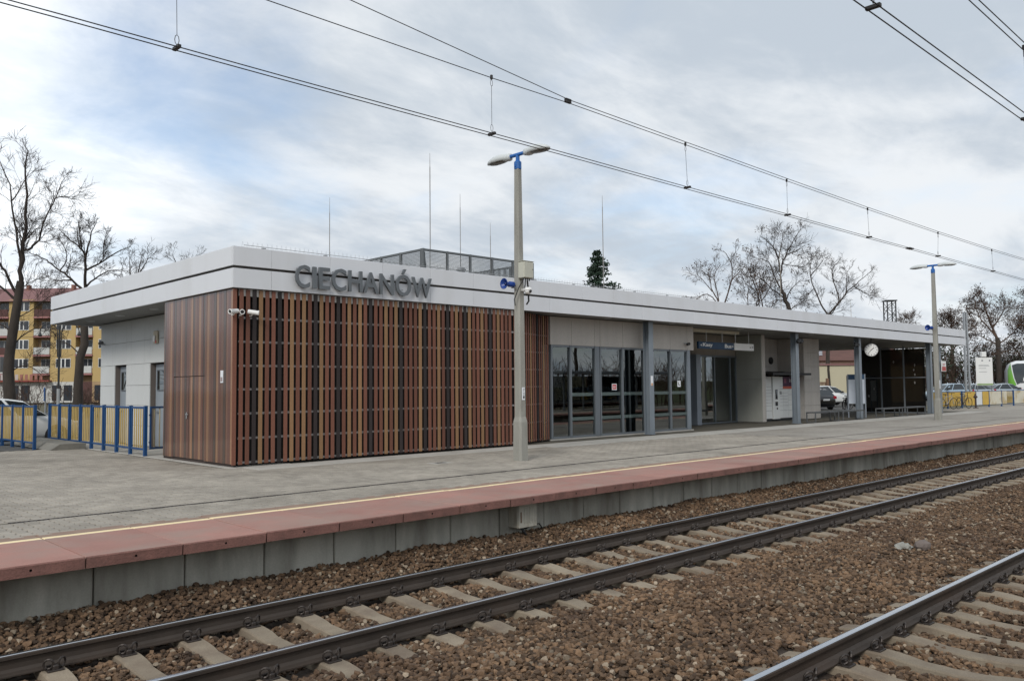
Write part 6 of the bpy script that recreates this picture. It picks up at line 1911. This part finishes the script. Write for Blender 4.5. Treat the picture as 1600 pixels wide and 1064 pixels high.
def build_trees():
    # big bare tree at the left edge
    photo_tree('large bare tree at the left edge, its thick trunk rising behind the railing', (9.2, 31.5, GZ), 36, (8, 655),
        ([(8, 658), (3, 640), (9, 605), (6, 570), (10, 524), (17, 450), (22, 420)], 15, 8.5),
        [([(22, 425), (26, 395), (31, 372), (37, 355), (42, 330), (46, 300), (49, 270), (54, 245), (58, 228)], 6.5, 1.0, 16),
         ([(31, 374), (43, 371), (52, 368), (62, 355), (73, 327), (93, 301), (107, 276)], 4.0, .7, 13),
         ([(93, 301), (106, 297), (118, 300)], 1.5, .5, 5), ([(73, 327), (76, 300), (70, 272)], 1.5, .5, 6),
         ([(22, 420), (24, 392), (23, 369), (20, 341), (20, 299), (14, 265), (4, 228)], 4.5, .7, 13),
         ([(20, 299), (28, 268), (32, 240)], 2.0, .5, 7),
         ([(17, 440), (8, 412), (0, 395), (-12, 360), (-20, 320)], 4.5, .7, 10),
         ([(17, 450), (2, 432), (-18, 415), (-40, 400)], 4, .7, 9),
         ([(10, 520), (24, 500), (44, 490), (62, 497)], 2.2, .4, 9), ([(8, 560), (24, 548), (40, 555), (54, 575)], 2.0, .4, 8), ([(12, 500), (-4, 486), (-24, 480)], 2.4, .5, 6),
         ([(14, 480), (30, 470), (50, 455), (66, 440)], 2.0, .4, 8), ([(18, 440), (34, 425), (50, 420)], 2.0, .4, 6)],
        11, sub=1.12, lev=2, n=20, rmin=.0058, group='bare trees at the left')
    photo_tree('bare round-crowned tree whose leaning trunk disappears behind the left end of the station', (14.6, 40.6, GZ), 46, (138, 650),
        ([(130, 655), (136, 620), (138, 600), (141, 560), (147, 513), (146, 470), (145, 448)], 11.5, 7),
        [([(x, 448 - (448 - y) * .84) for x, y in L[0]],) + L[1:] for L in [([(145, 450), (147, 437), (151, 408), (155, 386), (153, 372), (149, 366), (135, 352), (124, 335)], 5, .8, 9),
         ([(155, 386), (160, 365), (166, 350), (169, 335), (178, 322)], 3, .6, 8), ([(152, 372), (154, 348), (155, 322)], 2.2, .6, 8), ([(149, 366), (143, 345), (140, 326)], 2, .6, 6),
         ([(151, 408), (162, 398), (169, 393), (186, 372), (200, 362), (208, 357)], 3.2, .6, 10), ([(169, 393), (178, 380), (180, 352), (190, 335)], 2, .5, 8),
         ([(147, 435), (160, 424), (175, 414), (192, 406), (214, 408)], 3, .5, 10),
         ([(145, 446), (138, 435), (130, 424), (121, 412), (113, 407), (100, 393), (93, 386), (80, 378), (70, 374)], 3.8, .6, 12),
         ([(113, 407), (122, 392), (120, 370), (110, 350)], 2, .5, 8), ([(130, 424), (116, 423), (104, 423), (90, 420), (78, 413)], 2.6, .5, 9), ([(121, 412), (126, 396), (124, 375)], 1.6, .5, 6),
         ([(144, 500), (128, 492), (112, 470), (106, 455)], 2, .4, 7), ([(140, 560), (122, 540), (108, 536), (92, 545)], 2, .4, 7)]],
        31, sub=.82, lev=2, n=20, rmin=.0072, group='bare trees at the left')
    # twiggy crowns just showing over the side fascia
    photo_tree('bare tree whose twigs just clear the left roof edge beside the round-crowned tree', (32.5, 84, GZ), 93, (240, 640),
        ([(240, 640), (241, 560), (240, 470)], 7, 4),
        [([(240, 475), (234, 440), (228, 412)], 3, .5, 8), ([(240, 475), (246, 440), (249, 408)], 3, .5, 8), ([(246, 440), (256, 424), (262, 412)], 2, .5, 7)],
        41, sub=1.8, lev=2, rmin=.012, group='bare trees behind the roof edge')
    photo_tree('bare tree whose twigs show over the side roof edge nearest the corner', (37.5, 82, GZ), 93, (286, 640),
        ([(286, 640), (285, 560), (286, 460)], 6, 4),
        [([(286, 465), (282, 430), (276, 410)], 3, .5, 7), ([(286, 465), (289, 430), (296, 402)], 3, .5, 8)],
        43, sub=1.8, lev=2, rmin=.012, group='bare trees behind the roof edge')
    G = 'bare trees behind the far part of the roof'
    photo_tree('low spreading bare tree behind the roof, leftmost of the roof group', (70.0, 35.1, GZ), 80, (1131, 612),
        ([(1131, 612), (1132, 540), (1131, 473)], 4.4, 3.4),
        [([(1131, 475), (1128, 451), (1118, 436), (1114, 416), (1115, 398)], 2.4, .5, 7), ([(1128, 451), (1124, 425), (1122, 408), (1134, 392)], 1.8, .5, 7), ([(1131, 470), (1138, 447), (1144, 425), (1145, 401), (1136, 383), (1128, 377)], 2.4, .5, 7), ([(1144, 420), (1156, 408), (1168, 396)], 1.5, .4, 6),
         ([(1130, 462), (1110, 441), (1096, 443), (1084, 452), (1078, 462)], 1.7, .4, 8), ([(1118, 436), (1104, 420), (1092, 408)], 1.4, .4, 7), ([(1130, 470), (1108, 462), (1096, 460)], 1.3, .4, 5)],
        51, sub=1.62, lev=2, rmin=.010, leaves=60, group=G, mat=TWIGR)
    photo_tree('thin bare tree with reddish twigs behind the roof, second from left of the group', (72, 33.2, GZ), 80, (1155, 612),
        ([(1155, 612), (1155, 540), (1155, 474)], 3.6, 2.8),
        [([(1155, 476), (1163, 462), (1172, 440), (1180, 420)], 2, .4, 7), ([(1155, 476), (1150, 452), (1152, 430), (1158, 405)], 1.6, .4, 7), ([(1163, 462), (1166, 440), (1162, 410)], 1.4, .4, 6)],
        53, sub=1.56, lev=2, rmin=.010, leaves=90, group=G, mat=TWIGR)
    photo_tree('slender bare tree with two upright stems behind the roof, left of the tallest one', (73, 32.3, GZ), 80, (1189, 612),
        ([(1189, 612), (1188, 540), (1187, 484)], 4, 3),
        [([(1187, 486), (1182, 462), (1179, 442), (1170, 420), (1160, 398), (1158, 380)], 2, .4, 9), ([(1187, 486), (1193, 466), (1192, 429), (1190, 400), (1186, 372)], 2.4, .4, 9), ([(1192, 450), (1203, 432), (1208, 410)], 1.5, .4, 7), ([(1193, 475), (1206, 458), (1216, 450)], 1.4, .4, 6), ([(1179, 442), (1168, 430), (1155, 425)], 1.3, .4, 6)],
        57, sub=1.68, lev=2, rmin=.010, leaves=100, group=G, mat=TWIGR)
    photo_tree('tallest bare tree behind the roof with a bent trunk and wide crown', (75, 30.4, GZ), 80, (1243, 612),
        ([(1246, 612), (1245, 540), (1241, 486), (1236, 462), (1230, 444), (1227, 436)], 6.5, 4.0),
        [([(1227, 438), (1226, 420), (1225, 407), (1229, 393), (1236, 378), (1245, 362), (1256, 345), (1264, 336)], 3.2, .5, 12),
         ([(1225, 407), (1222, 386), (1214, 368), (1202, 358), (1190, 351)], 2.2, .5, 9), ([(1222, 386), (1226, 362), (1230, 346)], 1.8, .5, 8), ([(1236, 378), (1250, 374), (1266, 364)], 1.6, .4, 7),
         ([(1228, 436), (1221, 426), (1214, 410), (1209, 392), (1200, 386), (1184, 384)], 2.4, .5, 9), ([(1231, 448), (1222, 442), (1204, 430), (1192, 420), (1184, 414)], 2.2, .5, 9),
         ([(1233, 452), (1236, 438), (1241, 430), (1249, 423)], 1.8, .4, 3), ([(1233, 452), (1222, 450), (1210, 452), (1200, 458)], 1.4, .4, 6), ([(1238, 468), (1248, 458), (1262, 456)], 1.3, .4, 6), ([(1229, 393), (1240, 396), (1256, 398)], 1.4, .4, 7)],
        61, sub=1.86, lev=2, rmin=.010, leaves=80, group=G)
    photo_tree('broken forked bare stub between the tallest tree and the forked tree', (77.5, 29.4, GZ), 80, (1272, 612),
        ([(1273, 612), (1273, 540), (1271, 488)], 3, 2.2), [([(1271, 490), (1267, 478), (1260, 472), (1257, 464)], 1.8, .7, 0), ([(1268, 480), (1267, 470)], 1.0, .5, 0)],
        67, sub=.3, lev=0, n=0, rmin=.010, group=G)
    photo_tree('forked bare tree behind the roof, rightmost of the roof group', (77.5, 28.2, GZ), 80, (1289, 612),
        ([(1289, 612), (1289, 540), (1288, 490), (1290, 473)], 4.8, 3.6),
        [([(1290, 474), (1284, 460), (1281, 448), (1276, 430), (1273, 403), (1276, 388), (1282, 376)], 2.6, .5, 10), ([(1273, 410), (1284, 396), (1292, 384)], 1.6, .4, 7),
         ([(1290, 474), (1300, 465), (1308, 455), (1318, 440), (1330, 430), (1341, 420), (1356, 408)], 3, .5, 10), ([(1308, 455), (1309, 436), (1305, 415), (1310, 398), (1318, 388)], 2.2, .4, 9), ([(1330, 430), (1342, 440), (1354, 446)], 1.6, .4, 8), ([(1291, 478), (1302, 468), (1314, 448)], 2.2, .5, 5), ([(1318, 440), (1324, 420), (1330, 402)], 1.6, .4, 7), ([(1276, 430), (1266, 440), (1254, 452)], 1.2, .4, 6)],
        71, sub=1.62, lev=2, rmin=.010, leaves=20, group=G)
    # spruce behind the roof
    def conifer(label, base, h, r, seed, whorls=26, mat=NEEDLE):
        t = thing('spruce', base, label, 'tree')
        m = MB(); m.tube([base, (base[0], base[1], base[2] + h)], [r * .07, .02], 7); m.build('trunk', BARK, t)
        rng = np.random.default_rng(seed)
        P = []
        T = Tree(seed)
        for k in range(whorls):
            f = k / (whorls - 1); z = h * (.12 + .86 * f); L0 = r * (1 - f) ** .95 + .15
            for b in range(6):
                a = rng.uniform(0, 6.283); L = L0 * rng.uniform(.55, 1.12)
                pts = []
                for q in np.linspace(0, 1, 5):
                    pts.append((math.cos(a) * L * q, math.sin(a) * L * q, z + L * (.10 * q - .42 * q * q + .30 * q ** 3)))
                T.tube(pts, np.linspace(.035, .008, 5), 3)
                for q in np.linspace(.15, 1, 9):
                    i = q * 4; j = min(int(i), 3); pp = np.array(pts[j]) * (1 - (i - j)) + np.array(pts[j + 1]) * (i - j)
                    for e in range(3): P.append(pp + rng.normal(0, .10 + .10 * L0 * q * .4, 3) * (1, 1, .45))
        V = np.concatenate(T.V); F = np.concatenate(T.F)
        np_mesh('branches', V, F, TWIG, t)
        o = scatter_leaves('needle_sprays', np.array(P), 2, .09, .15, mat, t, seed)
        return t
    conifer('dark green spruce top showing above the roof beside a lightning rod', (57.6, 40.0, GZ), 14.0, 7.8, 5)
    # right-hand background: leafless park trees and dark thicket
    GR = 'trees beyond the far railing'
    photo_tree('tall twiggy tree with a thick trunk behind the white notice board', (105.8, 21.6, GZ), 97, (1563, 612),
        ([(1563, 614), (1563, 560), (1562, 520)], 7, 5),
        [([(1562, 522), (1562, 490), (1561, 454)], 4, .6, 18), ([(1562, 520), (1550, 495), (1545, 475), (1548, 458)], 2.4, .5, 13), ([(1562, 505), (1575, 485), (1580, 470)], 2.4, .5, 13), ([(1562, 530), (1546, 520), (1534, 512)], 2, .5, 12), ([(1563, 530), (1580, 515), (1592, 500)], 2, .5, 12), ([(1562, 545), (1544, 545), (1530, 540)], 1.8, .5, 10), ([(1562, 545), (1580, 540), (1596, 535)], 1.8, .5, 10)],
        81, sub=1.9, lev=2, rmin=.014, leaves=900, group=GR, mat=TWIGR)
    photo_tree('ivy-clad bare tree at the right edge above the rail vehicle', (108.5, 18.0, GZ), 98, (1590, 612),
        ([(1590, 614), (1589, 560), (1588, 500)], 6, 4),
        [([(1588, 502), (1586, 470), (1584, 456)], 3, .6, 14), ([(1588, 505), (1598, 480), (1606, 465)], 2.5, .6, 12), ([(1588, 530), (1600, 520), (1612, 515)], 2, .5, 12), ([(1588, 530), (1578, 520), (1572, 510)], 2, .5, 12)],
        83, sub=1.9, lev=2, rmin=.014, leaves=1500, group=GR, mat=TWIG)
    photo_tree('hazy bare tree behind the end of the roof, left of the pale mast', (122, 38, GZ), 118, (1440, 612),
        ([(1440, 612), (1440, 540)], 5, 4), [([(1440, 545), (1436, 515), (1434, 492)], 2.4, .5, 14), ([(1440, 545), (1446, 515), (1450, 490)], 2.4, .5, 14), ([(1440, 540), (1428, 520), (1424, 500)], 2, .5, 10)], 87, sub=2.0, lev=2, rmin=.016, group=GR, mat=TWIGR)
    photo_tree('bare tree with a dense top between the distant lamp post and the pale mast', (125, 33, GZ), 118, (1485, 612),
        ([(1485, 612), (1485, 540)], 6, 4), [([(1485, 545), (1483, 515), (1482, 490)], 2.6, .5, 18), ([(1485, 545), (1494, 515), (1498, 496)], 2.2, .5, 14), ([(1485, 540), (1474, 518), (1468, 500)], 2, .5, 14)], 89, sub=2.0, lev=2, rmin=.016, leaves=700, group=GR, mat=TWIGR)
    # dark thicket: one mass of stems
    def thicket(name, label, p, q, n, h, depth, seed, mat, rmin=.016, lev=1):
        rng = np.random.default_rng(seed); T = Tree(seed)
        p, q = np.array(p), np.array(q)
        nrm = np.array((-(q - p)[1], (q - p)[0])); nrm = nrm / np.linalg.norm(nrm)
        for i in range(n):
            c = p + (q - p) * rng.uniform() + nrm * rng.uniform(0, depth)
            hh = h * rng.uniform(.55, 1.1)
            T.branch((c[0], c[1], GZ), (rng.normal(0, .12), rng.normal(0, .12), 1), hh * .85, hh * .014 + .01, 2, .5, rmin)
        V = np.concatenate(T.V); F = np.concatenate(T.F)
        o = np_mesh(name, V, F, mat)
        tips = np.array(T.tips); rng.shuffle(tips)
        return tag(o, label, 'thicket', kind='stuff'), tips
    o, tips = thicket('thicket', 'dark leafless thicket behind the cars and notice board', (92, 42), (128, 8), 420, 5.2, 10, 91, TWIGR)
    V = tips[:9000]; l = scatter_leaves('thicket_foliage', V, 2, .25, .17, IVY, None, 92); tag(l, 'dark evergreen undergrowth in the leafless thicket', 'undergrowth')
    # screen of scrub and trees behind the opposite platform (seen mirrored in the hall glass)
    o, tips = thicket('far_side_scrub', 'leafless scrub along the fence behind the opposite platform', (20, -24), (130, -24), 260, 3.4, 6, 93, TWIGR, .02)
    m = MB(); m.box(-60, 200, -27.2, -27, -0.2, 2.1); tag(m.build('boundary_wall', M('wall_dark', (0.27, 0.29, 0.17), 0.9, var=0.3, vscale=.5)), 'long weathered boundary wall behind the opposite platform', 'wall')
    m = thing('platform_shelter', (44, -12.4, 0), 'long dark glazed shelter with a flat roof on the opposite platform', 'shelter')
    SH = M('shelter_steel')
    b = MB(); b.cbox(40, 52, -13.6, -11.2, 2.45, 2.62, .02); b.build('roof', SH, m)
    for x in np.arange(40.2, 52.1, 2.0):
        b = MB(); b.cbox(x - .05, x + .05, -13.3, -13.2, -.03, 2.45, .004); b.build('post', SH, m)
    for x in np.arange(40.3, 51, 2.0):
        b = MB(); b.box(x, x + 1.8, -13.26, -13.24, .2, 2.3); b.build('pane', GLASSD, m)
    photo_tree('bare tree behind the opposite platform, left of the shelter mirrored in the glass', (52, -21, GZ), 60, (0, 0), ([(0, 0), (1, -60), (0, -110)], 6, 4), [([(0, -105), (-18, -150), (-30, -190)], 3, .5, 10), ([(0, -105), (14, -150), (22, -200)], 3, .5, 10), ([(0, -110), (-4, -160), (-2, -220)], 3, .5, 10)], 97, sub=1.8, lev=2, rmin=.012, group='bare trees behind the opposite platform')
    photo_tree('bare tree behind the opposite platform, right of the shelter mirrored in the glass', (72, -22, GZ), 60, (0, 0), ([(0, 0), (1, -60), (0, -110)], 6, 4), [([(0, -105), (-22, -145), (-34, -180)], 3, .5, 10), ([(0, -105), (18, -150), (30, -190)], 3, .5, 10), ([(0, -110), (4, -160), (2, -210)], 3, .5, 10)], 99, sub=1.8, lev=2, rmin=.012, group='bare trees behind the opposite platform')
    o, tips = thicket('added_trees', 'leafless trees left of the apartment block, added out of view to darken the plank reflections', (-110, 84), (6, 96), 260, 9.5, 14, 96, TWIG, .02)  # added outside the view to dim the sheen low on the planked wall
    # low shrubs and distant hedge behind the cars at the left
    o, tips = thicket('hedge', 'low brown hedge in front of the apartment block', (4, 58), (24, 48), 160, 1.9, 2, 95, TWIGR, .012)
build_trees()
